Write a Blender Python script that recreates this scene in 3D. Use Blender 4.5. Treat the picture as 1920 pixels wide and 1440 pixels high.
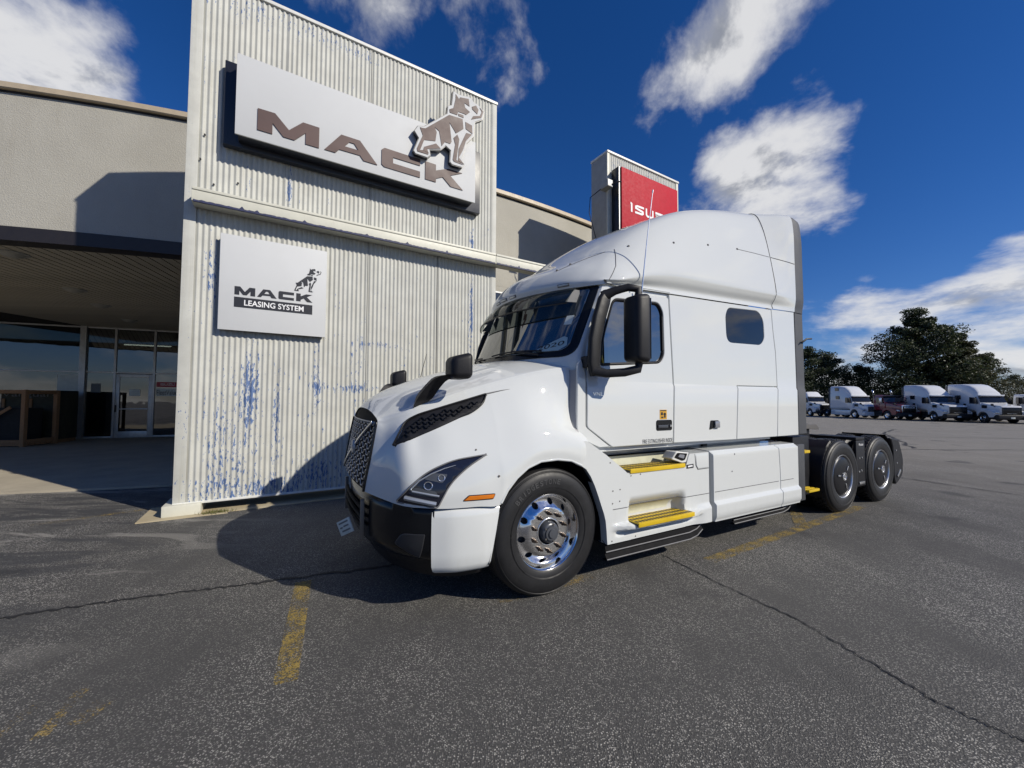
import bpy, bmesh, math, random
import numpy as np
from mathutils import Vector, Matrix
from mathutils.bvhtree import BVHTree
from mathutils.geometry import tessellate_polygon

scn = bpy.context.scene
for o in list(bpy.data.objects):
    bpy.data.objects.remove(o)
COL = scn.collection
rad = math.radians

# ------------------------------------------------------------------ camera
CAM_H = 1.57
cam_d = bpy.data.cameras.new('camera')
cam = bpy.data.objects.new('camera', cam_d)
COL.objects.link(cam)
cam_d.sensor_fit = 'HORIZONTAL'
cam_d.sensor_width = 36.0
cam_d.lens = 13.875
cam_d.clip_start = 0.05
cam_d.clip_end = 5000
_p, _r = math.atan(30 / 740), 0.005
_fw = Vector((0, math.cos(_p), math.sin(_p)))
_rt = Vector((1, 0, 0))
_up = _rt.cross(_fw)
_r2 = _rt * math.cos(_r) + _up * math.sin(_r)
_u2 = _up * math.cos(_r) - _rt * math.sin(_r)
_m = Matrix((( _r2.x, _u2.x, -_fw.x, 0), (_r2.y, _u2.y, -_fw.y, 0), (_r2.z, _u2.z, -_fw.z, CAM_H), (0, 0, 0, 1)))
cam.matrix_world = _m
scn.camera = cam

# ------------------------------------------------------------------ light
SUN_AZ = rad(116.4)      # clockwise from +Y
SUN_EL = rad(33.4)
sun_vec = Vector((math.sin(SUN_AZ) * math.cos(SUN_EL), math.cos(SUN_AZ) * math.cos(SUN_EL), math.sin(SUN_EL)))
sd = bpy.data.lights.new('sun', 'SUN')
sd.energy = 4.8
sd.angle = rad(0.53)
sd.color = (1.0, 0.935, 0.82)
sun = bpy.data.objects.new('sun', sd)
COL.objects.link(sun)
sun.rotation_euler = sun_vec.to_track_quat('Z', 'Y').to_euler()
sun.location = (20, -10, 30)

scn.view_settings.view_transform = 'Standard'
scn.view_settings.look = 'None'
scn.view_settings.exposure = 0.0
scn.view_settings.gamma = 1.0
scn.view_settings.use_curve_mapping = False
scn.render.engine = 'CYCLES'
scn.cycles.max_bounces = 5
scn.cycles.diffuse_bounces = 3
scn.cycles.glossy_bounces = 3
scn.cycles.caustics_reflective = False
scn.cycles.caustics_refractive = False
scn.cycles.transparent_max_bounces = 12

# ------------------------------------------------------------------ node helpers
class NT:
    def __init__(s, tree):
        s.t = tree
        s.n = tree.nodes
        s.l = tree.links
        s.n.clear()
    def add(s, kind, _props=None, **inp):
        nd = s.n.new(kind)
        for k, v in (_props or {}).items():
            setattr(nd, k, v)
        for k, v in inp.items():
            key = int(k[1:]) if k[0] == 'i' and k[1:].isdigit() else k.replace('_', ' ')
            s.set(nd.inputs[key], v)
        return nd
    def set(s, sock, v):
        if hasattr(v, 'is_linked') or isinstance(v, bpy.types.NodeSocket):
            s.l.new(v, sock)
        else:
            if isinstance(v, (tuple, list)) and len(v) == 3 and sock.type == 'RGBA':
                v = (*v, 1)
            sock.default_value = v
    def m(s, op, a, b=0.0, c=None, clamp=False):
        nd = s.add('ShaderNodeMath', {'operation': op, 'use_clamp': clamp}, i0=a, i1=b)
        if c is not None:
            s.set(nd.inputs[2], c)
        return nd.outputs[0]
    def vm(s, op, a, b=None, out=0):
        nd = s.add('ShaderNodeVectorMath', {'operation': op}, i0=a)
        if b is not None:
            s.set(nd.inputs[1], b)
        return nd.outputs[out]
    def mr(s, v, a, b, c=0.0, d=1.0, smooth=True):
        nd = s.add('ShaderNodeMapRange', {'interpolation_type': 'SMOOTHSTEP' if smooth else 'LINEAR'}, i0=v, i1=a, i2=b, i3=c, i4=d)
        return nd.outputs[0]
    def noise(s, vec, scale, detail=4, rough=.55, dist=0.0, out=0):
        return s.add('ShaderNodeTexNoise', None, Vector=vec, Scale=scale, Detail=detail, Roughness=rough, Distortion=dist).outputs[out]
    def vor(s, vec, scale, feat='F1', out=0):
        return s.add('ShaderNodeTexVoronoi', {'feature': feat}, Vector=vec, Scale=scale).outputs[out]
    def mix(s, f, a, b, mode='MIX'):
        nd = s.add('ShaderNodeMix', {'data_type': 'RGBA', 'blend_type': mode})
        s.set(nd.inputs[0], f); s.set(nd.inputs[6], a); s.set(nd.inputs[7], b)
        return nd.outputs[2]
    def mapping(s, vec, scale=(1, 1, 1), loc=(0, 0, 0), rot=(0, 0, 0)):
        return s.add('ShaderNodeMapping', None, Vector=vec, Scale=scale, Location=loc, Rotation=rot).outputs[0]
    def xyz(s, vec):
        return s.add('ShaderNodeSeparateXYZ', None, Vector=vec).outputs
    def bump(s, h, strength=.3, dist=.01):
        return s.add('ShaderNodeBump', None, Height=h, Strength=strength, Distance=dist).outputs[0]

def new_mat(name):
    m = bpy.data.materials.new(name)
    m.use_nodes = True
    nt = NT(m.node_tree)
    out = nt.add('ShaderNodeOutputMaterial')
    b = nt.add('ShaderNodeBsdfPrincipled')
    nt.l.new(b.outputs[0], out.inputs[0])
    oc = nt.add('ShaderNodeTexCoord').outputs['Object']
    return m, nt, b, oc, out

def simple(name, col, rough=.5, metal=0.0, coat=0.0, var=.12, vscale=6.0, rvar=.1, bump=0.0, bscale=80.0, ior=1.5, dirt=0.0, dirtcol=(.16, .13, .1)):
    m, nt, b, oc, out = new_mat(name)
    n1 = nt.noise(oc, vscale, 5, .6)
    f = nt.mr(n1, .3, .7, 1 - var, 1 + var * .6, False)
    c = nt.mix(1.0, (*col, 1), nt.add('ShaderNodeCombineColor', None, i0=f, i1=f, i2=f).outputs[0], 'MULTIPLY')
    if dirt:
        n2 = nt.noise(nt.mapping(oc, (1.3, 1.3, .5)), vscale * 2.3, 6, .65)
        c = nt.mix(nt.mr(n2, .5, .8, 0, dirt), c, dirtcol)
    nt.set(b.inputs['Base Color'], c)
    nt.set(b.inputs['Roughness'], nt.mr(nt.noise(oc, vscale * 3, 4, .6), .3, .7, max(.01, rough - rvar * rough), rough + rvar * rough, False))
    b.inputs['Metallic'].default_value = metal
    b.inputs['IOR'].default_value = ior
    if coat:
        b.inputs['Coat Weight'].default_value = coat
        b.inputs['Coat Roughness'].default_value = .03
    if bump:
        nt.set(b.inputs['Normal'], nt.bump(nt.noise(oc, bscale, 3, .6), bump, .004))
    return m

# ------------------------------------------------------------------ world: nishita sky with procedural clouds
world = bpy.data.worlds.new('World')
scn.world = world
world.use_nodes = True
W = NT(world.node_tree)
wout = W.add('ShaderNodeOutputWorld')
bg = W.add('ShaderNodeBackground')
bg.inputs[1].default_value = 0.064
W.l.new(bg.outputs[0], wout.inputs[0])
sky = W.add('ShaderNodeTexSky', {'sky_type': 'NISHITA', 'sun_disc': False, 'sun_elevation': SUN_EL, 'sun_rotation': SUN_AZ,
                                 'altitude': 300.0, 'air_density': 1.0, 'dust_density': 0.15, 'ozone_density': 4.0})
skyc = W.add('ShaderNodeHueSaturation', None, Saturation=1.28, Value=.98, Color=sky.outputs[0]).outputs[0]
skyc = W.mix(1.0, skyc, (.98, 1.03, 1.42, 1), 'MULTIPLY')
dirv = W.vm('NORMALIZE', W.add('ShaderNodeTexCoord').outputs['Generated'])
dx, dy, dz = W.xyz(dirv)
pv = W.add('ShaderNodeCombineXYZ', None, X=dx, Y=dy, Z=W.m('MULTIPLY', dz, W.m('MULTIPLY_ADD', dz, -2.0, 3.3))).outputs[0]
warp = W.noise(pv, 3.2, 2, .5, out=1)
pw = W.vm('ADD', pv, W.vm('MULTIPLY', W.vm('SUBTRACT', warp, (.5, .5, .5)), (.10, .10, .09)))
base_n = W.noise(pw, 6.0, 9, .59)
# where the cloud banks stand (directions in the sky): x, y, z, sharpness, weight
blobs = [(-.73, .55, .44, 90, .16), (-.62, .614, .475, 260, .15), (-.682, .52, .53, 200, .12), (-.27, .69, .70, 150, .10), (-.16, .70, .70, 260, .09),
         (-.014, .735, .678, 420, .16), (.03, .757, .648, 520, .15), (-.06, .69, .72, 300, .08), (.20, .79, .58, 1500, .10),
         (.275, .75, .60, 420, .18), (.325, .70, .64, 300, .18), (.40, .653, .643, 230, .17), (.47, .61, .64, 400, .10),
         (.42, .775, .44, 100, .22), (.52, .75, .394, 130, .23), (.555, .68, .475, 380, .20), (.615, .715, .33, 400, .22), (.61, .63, .48, 700, .16), (.655, .59, .475, 1100, .18),
         (.646, .741, .180, 500, .26), (.71, .678, .190, 420, .25), (.768, .61, .190, 380, .26), (.775, .58, .262, 600, .24),
         (.645, .757, .10, 500, .16), (.80, .59, .10, 160, .18),
         (.12, .814, .565, 36, -.22), (.71, .60, .36, 90, -.38), (-.50, .65, .57, 160, -.28), (.72, .46, .52, 40, -.34), (.60, .757, .255, 260, -.24), (.70, .67, .265, 500, -.20), (.66, .74, .138, 900, -.16), (.30, .84, .30, 40, -.12), (.93, -.32, .22, 10, .065), (.39, .74, .55, 900, -.15), (.46, .69, .56, 900, -.13), (.33, .775, .54, 900, -.12)]
cov = None
for (bx, by, bz, k, w) in blobs:
    L = math.sqrt(bx * bx + by * by + bz * bz)
    dt = W.vm('DOT_PRODUCT', dirv, (bx / L * k, by / L * k, bz / L * k), out=1)
    e = W.m('EXPONENT', W.m('SUBTRACT', dt, float(k)))
    cov = W.m('MULTIPLY', e, w) if cov is None else W.m('MULTIPLY_ADD', e, w, cov)
dens0 = W.m('ADD', W.m('ADD', base_n, .035), cov)
dens0 = W.m('ADD', dens0, W.mr(dz, .0, .08, .14, 0.0))
dens = W.mr(dens0, .55, .85, 0, 1)
# lit flank against shaded base: compare with the density a little towards the sun and above
sh_n = W.noise(W.vm('ADD', pw, (.03, -.02, .06)), 6.0, 6, .55)
lit = W.mr(W.m('SUBTRACT', base_n, sh_n), -.15, .02, 0, 1)
thick = W.mr(dens0, .60, .85, .25, 1)
CLOUD_LIT, CLOUD_DARK = 12.0, (4.4, 4.7, 5.4, 1)
ccol = W.mix(W.m('MULTIPLY', W.m('SUBTRACT', 1.0, lit), thick), (CLOUD_LIT, CLOUD_LIT, CLOUD_LIT * 1.01, 1), CLOUD_DARK)
skyfinal = W.mix(W.m('MULTIPLY', dens, .93), skyc, ccol)
W.l.new(skyfinal, bg.inputs[0])
world.cycles.sampling_method = 'MANUAL'
world.cycles.sample_map_resolution = 256

# ------------------------------------------------------------------ object helpers
def tag(o, label=None, cat=None, group=None, kind=None):
    if label: o['label'] = label
    if cat: o['category'] = cat
    if group: o['group'] = group
    if kind: o['kind'] = kind
    return o

def link(o, parent=None):
    COL.objects.link(o)
    if parent is not None:
        o.parent = parent
    return o

def empty(name, loc=(0, 0, 0), rz=0.0, parent=None):
    o = bpy.data.objects.new(name, None)
    o.empty_display_size = .1
    o.location = loc
    o.rotation_euler = (0, 0, rz)
    return link(o, parent)

def mobj(name, verts, faces, mat, parent=None, smooth=35, recalc=True, uniq=False):
    me = bpy.data.meshes.new(name)
    me.from_pydata([tuple(map(float, v)) for v in verts], [], [tuple(int(i) for i in f) for f in faces])
    if recalc:
        bm = bmesh.new(); bm.from_mesh(me)
        bmesh.ops.remove_doubles(bm, verts=bm.verts, dist=1e-5)
        bmesh.ops.recalc_face_normals(bm, faces=bm.faces)
        bm.to_mesh(me); bm.free()
    if smooth is not None:
        me.shade_smooth()
        me.set_sharp_from_angle(angle=rad(smooth))
    if mat is not None:
        for mm in (mat if isinstance(mat, (list, tuple)) else [mat]):
            me.materials.append(mm)
    o = bpy.data.objects.new(name, me)
    return link(o, parent)

def copyo(o, parent=None, loc=None, rot=None):
    c = o.copy()
    COL.objects.link(c)
    c.parent = parent
    if loc is not None: c.location = loc
    if rot is not None: c.rotation_euler = rot
    return c

class MB:
    """collects simple shapes into one mesh"""
    def __init__(s):
        s.v = []; s.f = []
    def add(s, v, f):
        k = len(s.v)
        s.v += [tuple(p) for p in v]
        s.f += [tuple(i + k for i in q) for q in f]
        return s
    def box(s, a, b, bev=0.0, M=None):
        x0, y0, z0 = a; x1, y1, z1 = b
        if bev <= 0:
            v = [(x0, y0, z0), (x1, y0, z0), (x1, y1, z0), (x0, y1, z0), (x0, y0, z1), (x1, y0, z1), (x1, y1, z1), (x0, y1, z1)]
            f = [(0, 3, 2, 1), (4, 5, 6, 7), (0, 1, 5, 4), (1, 2, 6, 5), (2, 3, 7, 6), (3, 0, 4, 7)]
        else:
            bm = bmesh.new()
            bmesh.ops.create_cube(bm, size=1.0)
            for q in bm.verts:
                q.co = Vector(((x0 + x1) / 2 + q.co.x * (x1 - x0), (y0 + y1) / 2 + q.co.y * (y1 - y0), (z0 + z1) / 2 + q.co.z * (z1 - z0)))
            bmesh.ops.bevel(bm, geom=list(bm.edges), offset=bev, segments=2, affect='EDGES', profile=.6)
            bm.verts.index_update()
            v = [tuple(q.co) for q in bm.verts]
            f = [tuple(q.index for q in fc.verts) for fc in bm.faces]
            bm.free()
        if M is not None:
            v = [tuple(M @ Vector(p)) for p in v]
        return s.add(v, f)
    def tube(s, pts, r, n=8, cap=True):
        pts = [Vector(p) for p in pts]
        rr = r if isinstance(r, (list, tuple)) else [r] * len(pts)
        rings = []
        for i, p in enumerate(pts):
            t = (pts[min(i + 1, len(pts) - 1)] - pts[max(i - 1, 0)])
            t = t.normalized() if t.length > 1e-9 else Vector((0, 0, 1))
            a = t.cross(Vector((0, 0, 1)))
            if a.length < 1e-3: a = t.cross(Vector((1, 0, 0)))
            a.normalize(); b = t.cross(a)
            rings.append([tuple(p + (a * math.cos(6.28319 * k / n) + b * math.sin(6.28319 * k / n)) * rr[i]) for k in range(n)])
        v = [q for rg in rings for q in rg]
        f = [(i * n + k, i * n + (k + 1) % n, (i + 1) * n + (k + 1) % n, (i + 1) * n + k) for i in range(len(pts) - 1) for k in range(n)]
        if cap:
            f.append(tuple(range(n))[::-1]); f.append(tuple((len(pts) - 1) * n + k for k in range(n)))
        return s.add(v, f)
    def lathe(s, prof, n=48, axis='y', c=(0, 0, 0), close=False):
        """prof: list of (r, h) along the axis"""
        v = []
        for (r, h) in prof:
            for k in range(n):
                a = 6.2831853 * k / n
                if axis == 'y': v.append((c[0] + r * math.cos(a), c[1] + h, c[2] + r * math.sin(a)))
                elif axis == 'z': v.append((c[0] + r * math.cos(a), c[1] + r * math.sin(a), c[2] + h))
                else: v.append((c[0] + h, c[1] + r * math.cos(a), c[2] + r * math.sin(a)))
        m = len(prof)
        f = [(i * n + k, i * n + (k + 1) % n, (i + 1) * n + (k + 1) % n, (i + 1) * n + k) for i in range(m - 1) for k in range(n)]
        if close:
            f += [((m - 1) * n + k, (m - 1) * n + (k + 1) % n, (k + 1) % n, k) for k in range(n)]
        return s.add(v, f)
    def grid(s, P):
        P = np.asarray(P); r, c = P.shape[:2]
        f = [(i * c + j, i * c + j + 1, (i + 1) * c + j + 1, (i + 1) * c + j) for i in range(r - 1) for j in range(c - 1)]
        return s.add([tuple(p) for p in P.reshape(-1, 3)], f)
    def prism(s, poly, y0, y1, M=None):
        """poly in (x,z), extruded along y"""
        n = len(poly)
        v = [(x, y0, z) for x, z in poly] + [(x, y1, z) for x, z in poly]
        tri = tessellate_polygon([[Vector((x, z, 0)) for x, z in poly]])
        f = [tuple(t) for t in tri] + [tuple(n + i for i in t[::-1]) for t in tri]
        f += [(i, (i + 1) % n, n + (i + 1) % n, n + i) for i in range(n)]
        if M is not None: v = [tuple(M @ Vector(p)) for p in v]
        return s.add(v, f)
    def obj(s, name, mat, parent=None, smooth=35, recalc=True):
        return mobj(name, s.v, s.f, mat, parent, smooth, recalc)

def catmull(P, n, axis=0):
    """interpolating Catmull-Rom resampling of an array along an axis, n samples per segment"""
    P = np.moveaxis(np.asarray(P, float), axis, 0)
    m = P.shape[0]
    E = np.concatenate([[2 * P[0] - P[1]], P, [2 * P[-1] - P[-2]]])
    out = []
    for i in range(m - 1):
        p0, p1, p2, p3 = E[i], E[i + 1], E[i + 2], E[i + 3]
        for k in range(n):
            t = k / n
            out.append(.5 * (2 * p1 + (p2 - p0) * t + (2 * p0 - 5 * p1 + 4 * p2 - p3) * t * t + (3 * p1 - p0 - 3 * p2 + p3) * t ** 3))
    out.append(P[-1])
    return np.moveaxis(np.array(out), 0, axis)

def round_poly(pts, r, seg=4):
    out = []
    n = len(pts)
    for i in range(n):
        p = Vector(pts[i][:2]); a = Vector(pts[i - 1][:2]); b = Vector(pts[(i + 1) % n][:2])
        rr = pts[i][2] if len(pts[i]) > 2 else r
        la, lb = (a - p).length, (b - p).length
        d = min(rr, la * .45, lb * .45)
        if d < 1e-4:
            out.append((p.x, p.y)); continue
        q0 = p + (a - p).normalized() * d; q1 = p + (b - p).normalized() * d
        for k in range(seg + 1):
            t = k / seg
            q = q0 * (1 - t) ** 2 + p * 2 * t * (1 - t) + q1 * t * t
            out.append((q.x, q.y))
    return out

def inset_poly(pts, d):
    n = len(pts)
    area = sum(pts[i][0] * pts[(i + 1) % n][1] - pts[(i + 1) % n][0] * pts[i][1] for i in range(n))
    sg = 1 if area > 0 else -1
    out = []
    for i in range(n):
        a = Vector(pts[i - 1]); p = Vector(pts[i]); b = Vector(pts[(i + 1) % n])
        e1 = (p - a); e2 = (b - p)
        if e1.length < 1e-9: e1 = e2
        if e2.length < 1e-9: e2 = e1
        e1.normalize(); e2.normalize()
        n1 = Vector((-e1.y, e1.x)); n2 = Vector((-e2.y, e2.x))
        m = n1 + n2
        if m.length < 1e-6: m = n1.copy()
        m.normalize()
        k = d / max(.35, m.dot(n1))
        q = p + m * k * sg
        out.append((q.x, q.y))
    return out

def panel(name, outline, fmap, mat, parent=None, holes=(), thick=.02, bev=.006, ca=(), cb=(), smooth=30):
    """a plate with rounded rim: outline and holes in 2D (a,b); fmap(a,b,depth)->3D; cut along a- and b-levels so that it follows a curved surface"""
    if bev > 0:
        ins = inset_poly(outline, bev); hins = [inset_poly(h, -bev) for h in holes]
    else:
        ins = outline; hins = list(holes)
    loops = [[Vector((a, b, 0)) for a, b in L] for L in [ins] + hins]
    flat = [p for L in loops for p in L]
    bm = bmesh.new()
    vs = [bm.verts.new((p.x, p.y, 0)) for p in flat]
    for t in tessellate_polygon(loops):
        try: bm.faces.new([vs[i] for i in t])
        except ValueError: pass
    for a in ca:
        bmesh.ops.bisect_plane(bm, geom=bm.verts[:] + bm.edges[:] + bm.faces[:], dist=1e-6, plane_co=(a, 0, 0), plane_no=(1, 0, 0))
    for b in cb:
        bmesh.ops.bisect_plane(bm, geom=bm.verts[:] + bm.edges[:] + bm.faces[:], dist=1e-6, plane_co=(0, b, 0), plane_no=(0, 1, 0))
    # rim: follow the boundary edges so that cut points are shared
    bnd = [e for e in bm.edges if len(e.link_faces) == 1]
    bm.verts.index_update()
    V = [(v.co.x, v.co.y) for v in bm.verts]
    F = [tuple(v.index for v in f.verts) for f in bm.faces]
    nrm = {}
    for e in bnd:
        f = e.link_faces[0]
        c = f.calc_center_median()
        d = (e.verts[1].co - e.verts[0].co)
        if d.length < 1e-9: continue
        nn = Vector((d.y, -d.x, 0)).normalized()
        if nn.dot(e.verts[0].co - c) < 0: nn = -nn
        for v in e.verts:
            nrm.setdefault(v.index, []).append(nn)
    out3 = [fmap(a, b, 0.0) for a, b in V]
    faces = list(F)
    ring = {}
    for i, L in nrm.items():
        m = sum(L, Vector((0, 0, 0)))
        m = m.normalized() if m.length > 1e-6 else L[0]
        k = bev / max(.4, m.dot(L[0]))
        a, b = V[i][0] + m.x * k, V[i][1] + m.y * k
        ring[i] = (len(out3), len(out3) + 1)
        out3.append(fmap(a, b, bev * .8)); out3.append(fmap(a, b, bev * .8 + thick))
    for e in bnd:
        i, j = e.verts[0].index, e.verts[1].index
        if i in ring and j in ring:
            faces.append((i, j, ring[j][0], ring[i][0]))
            faces.append((ring[i][0], ring[j][0], ring[j][1], ring[i][1]))
    bm.free()
    return mobj(name, out3, faces, mat, parent, smooth)

def lin(a, b, n):
    return [a + (b - a) * i / n for i in range(n + 1)]

_fontcache = {}
def text_geo(body, bold=0.0):
    """triangles of a text in its own plane, normalised: height of capitals = 1, starting at x=0"""
    key = (body, bold)
    if key in _fontcache: return _fontcache[key]
    cu = bpy.data.curves.new('t', 'FONT')
    cu.body = body
    cu.offset = bold
    cu.resolution_u = 3
    ob = bpy.data.objects.new('t', cu)
    COL.objects.link(ob)
    dg = bpy.context.evaluated_depsgraph_get()
    me = bpy.data.meshes.new_from_object(ob.evaluated_get(dg))
    v = [tuple(p.co[:2]) for p in me.vertices]
    f = [tuple(p.vertices) for p in me.polygons]
    bpy.data.objects.remove(ob); bpy.data.curves.remove(cu); bpy.data.meshes.remove(me)
    if v:
        x0 = min(p[0] for p in v); x1 = max(p[0] for p in v); y0 = min(p[1] for p in v); y1 = max(p[1] for p in v)
        v = [((p[0] - x0) / max(1e-6, x1 - x0), (p[1] - y0) / max(1e-6, y1 - y0)) for p in v]
    _fontcache[key] = (v, f)
    return v, f

def text_obj(name, body, fmap, rect, mat, parent, bold=0.0):
    """text fitted into rect (a0,b0,a1,b1) of a 2D surface"""
    v, f = text_geo(body, bold)
    a0, b0, a1, b1 = rect
    return mobj(name, [fmap(a0 + x * (a1 - a0), b0 + y * (b1 - b0), 0) for x, y in v], f, mat, parent, None, recalc=False)
# ------------------------------------------------------------------ materials
def corr_paint():
    m, nt, b, oc, out = new_mat('weathered_cream_paint')
    x, y, z = nt.xyz(oc)
    # flaking strength over the wall: long vertical scars where the blue undercoat shows
    def g(v, c, w):
        d = nt.m('DIVIDE', nt.m('SUBTRACT', v, c), w)
        return nt.m('POWER', 2.718, nt.m('MULTIPLY', nt.m('MULTIPLY', d, d), -1.0))
    conc = None
    for (cx, wx, cz, wz, a) in [(.83, .11, 1.75, .75, .19), (1.17, .05, 1.3, .9, .17), (.55, .25, .9, .9, .11), (1.0, .55, .25, .2, .10), (1.75, .3, .42, .3, .13), (1.7, .06, 1.9, .6, .17),
                              (.35, .1, 3.3, .5, .17), (2.3, .12, 2.2, .8, .10), (2.2, .6, 1.75, .07, .14), (1.25, .04, 4.8, .35, .25), (.72, .04, 4.75, .3, .15), (4.35, .06, 3.2, .9, .22), (4.35, .05, 4.6, .3, .2),
                              (.6, .9, 7.4, .25, .10), (2.0, 1.0, 7.45, .15, .10), (2.1, .08, 6.6, .7, .08), (2.7, .5, 2.5, .05, .12), (.5, 1.0, .2, .3, .04)]:
        t = nt.m('MULTIPLY', nt.m('MULTIPLY', g(x, cx, wx), g(z, cz, wz)), a)
        conc = t if conc is None else nt.m('ADD', conc, t)
    conc = nt.m('ADD', conc, nt.mr(z, 4.2, 1.0, .0, .035))
    flake = nt.noise(nt.mapping(oc, (1.0, 1.0, .33)), 40, 5, .68)
    blot = nt.noise(nt.mapping(oc, (1.0, 1.0, .22)), 9, 4, .6)
    f = nt.m('ADD', nt.m('MULTIPLY', flake, .86), nt.m('MULTIPLY', blot, .30))
    f = nt.m('ADD', f, nt.m('MULTIPLY', conc, .95))
    f = nt.m('ADD', f, nt.m('MULTIPLY', nt.m('SINE', nt.m('MULTIPLY_ADD', x, 92.67, -1.57)), .022))
    mask = nt.mr(f, .745, .765, 0, 1)
    col = nt.mix(nt.mr(nt.noise(oc, 3.1, 5, .6), .3, .7, 0, 1), (.447, .448, .412, 1), (.518, .520, .478, 1))
    streak = nt.noise(nt.mapping(oc, (14, 1, .5)), 1.6, 4, .6)
    col = nt.mix(nt.mr(streak, .48, .75, 0, .35), col, (.36, .34, .27, 1))
    speck = nt.mr(nt.noise(oc, 120, 2, .5), .70, .74, 0, 1)
    col = nt.mix(nt.m('MULTIPLY', speck, .5), col, (.10, .10, .11, 1))
    bl = nt.mix(nt.noise(oc, 30, 3, .5), (.05, .11, .27, 1), (.12, .18, .33, 1))
    bl = nt.mix(nt.mr(nt.noise(oc, 17, 3, .6), .58, .72, 0, .8), bl, (.16, .17, .18, 1))
    rim = nt.m('SUBTRACT', nt.mr(f, .725, .745, 0, 1), mask)
    col = nt.mix(nt.m('MULTIPLY', rim, .4), col, (.66, .66, .62, 1))
    col = nt.mix(mask, col, bl)
    nt.set(b.inputs['Base Color'], col)
    b.inputs['Roughness'].default_value = .62
    nt.set(b.inputs['Normal'], nt.bump(nt.noise(oc, 60, 3, .6), .2, .002))
    return m

def asphalt_mat():
    m, nt, b, oc, out = new_mat('worn_asphalt')
    x, y, z = nt.xyz(oc)
    big = nt.noise(oc, .55, 3, .6)
    mid = nt.noise(nt.mapping(oc, (1.0, .45, 1), rot=(0, 0, rad(-28))), 1.5, 4, .62)
    vr = nt.add('ShaderNodeTexVoronoi', {'feature': 'F1'}, Vector=oc, Scale=118.0)
    sid = nt.xyz(vr.outputs[1])
    dist = vr.outputs[0]
    edge = nt.mr(dist, .25, .62, 1, 0)
    # light aggregate showing through the worn binder, every stone with a tone of its own
    wear = nt.m('ADD', nt.m('MULTIPLY', big, .55), nt.m('MULTIPLY', mid, .6))
    wear = nt.mr(wear, .46, .68, .14, 1.0, False)
    tone = nt.m('POWER', sid[0], 1.8)
    show = nt.m('MULTIPLY', edge, wear)
    sc = nt.mix(tone, (.030, .030, .030, 1), (.60, .585, .555, 1))
    bind = nt.mix(nt.noise(oc, 260, 2, .6), (.022, .022, .023, 1), (.10, .098, .096, 1))
    col = nt.mix(show, bind, sc)
    # older, paler and browner surface across the yard
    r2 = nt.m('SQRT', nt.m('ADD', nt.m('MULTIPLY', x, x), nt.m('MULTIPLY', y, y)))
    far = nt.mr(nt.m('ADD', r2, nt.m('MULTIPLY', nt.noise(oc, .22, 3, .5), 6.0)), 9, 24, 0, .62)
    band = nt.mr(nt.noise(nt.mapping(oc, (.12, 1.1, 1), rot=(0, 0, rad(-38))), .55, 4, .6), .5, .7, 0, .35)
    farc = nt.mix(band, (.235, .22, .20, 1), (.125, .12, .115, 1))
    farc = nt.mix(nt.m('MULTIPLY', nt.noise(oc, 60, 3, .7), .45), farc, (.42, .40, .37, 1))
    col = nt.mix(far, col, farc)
    # tyre scuffs / sealer smears near the kerb
    sm = nt.noise(nt.mapping(oc, (.5, 1.7, 1), rot=(0, 0, rad(35))), 1.1, 4, .7, .8)
    near = nt.mr(x, -2.0, -5.0, 0, 1)
    col = nt.mix(nt.m('MULTIPLY', nt.mr(sm, .52, .60, 0, .85), near), col, (.045, .046, .05, 1))
    col = nt.mix(nt.m('MULTIPLY', nt.mr(sm, .46, .38, 0, .55), near), col, (.34, .33, .31, 1))
    oil = nt.mr(nt.noise(oc, .95, 2, .4), .66, .74, 0, .6)
    col = nt.mix(oil, col, (.022, .022, .024, 1))
    col = nt.mix(1.0, col, (1.03, 1.01, .955, 1), 'MULTIPLY')
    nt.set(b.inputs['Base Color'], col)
    nt.set(b.inputs['Roughness'], nt.mr(show, 0, 1, .78, .6))
    h = nt.m('MULTIPLY', edge, .9)
    nt.set(b.inputs['Normal'], nt.bump(h, .75, .006))
    return m

def worn_paint(name, col, amount):
    m, nt, b, oc, out = new_mat(name)
    nt.set(b.inputs['Base Color'], nt.mix(nt.noise(oc, 25, 4, .6), (*col, 1), tuple(c * .55 for c in col) + (1,)))
    b.inputs['Roughness'].default_value = .8
    tr = nt.add('ShaderNodeBsdfTransparent')
    mx = nt.add('ShaderNodeMixShader')
    n = nt.m('ADD', nt.m('MULTIPLY', nt.noise(oc, 95, 4, .7), .65), nt.m('MULTIPLY', nt.noise(oc, 6, 4, .6), .35))
    nt.set(mx.inputs[0], nt.mr(n, amount, amount + .07, 0, .9))
    nt.l.new(tr.outputs[0], mx.inputs[1]); nt.l.new(b.outputs[0], mx.inputs[2])
    nt.l.new(mx.outputs[0], out.inputs[0])
    return m

def glass_mat(name, tint, ior=1.9, see=0.0, rough=.015, wav=0.0):
    m, nt, b, oc, out = new_mat(name)
    b.inputs['Base Color'].default_value = (*tint, 1)
    b.inputs['Roughness'].default_value = rough
    b.inputs['IOR'].default_value = ior
    if wav:
        nt.set(b.inputs['Normal'], nt.bump(nt.noise(oc, 1.2, 2, .5), wav, .02))
    if see:
        tr = nt.add('ShaderNodeBsdfTransparent')
        tr.inputs[0].default_value = (.8, .88, .85, 1)
        mx = nt.add('ShaderNodeMixShader'); mx.inputs[0].default_value = see
        nt.l.new(b.outputs[0], mx.inputs[1]); nt.l.new(tr.outputs[0], mx.inputs[2]); nt.l.new(mx.outputs[0], out.inputs[0])
    return m

def emis(name, col, s):
    m, nt, b, oc, out = new_mat(name)
    b.inputs['Base Color'].default_value = (*col, 1)
    b.inputs['Emission Color'].default_value = (*col, 1)
    b.inputs['Emission Strength'].default_value = s
    return m

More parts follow.
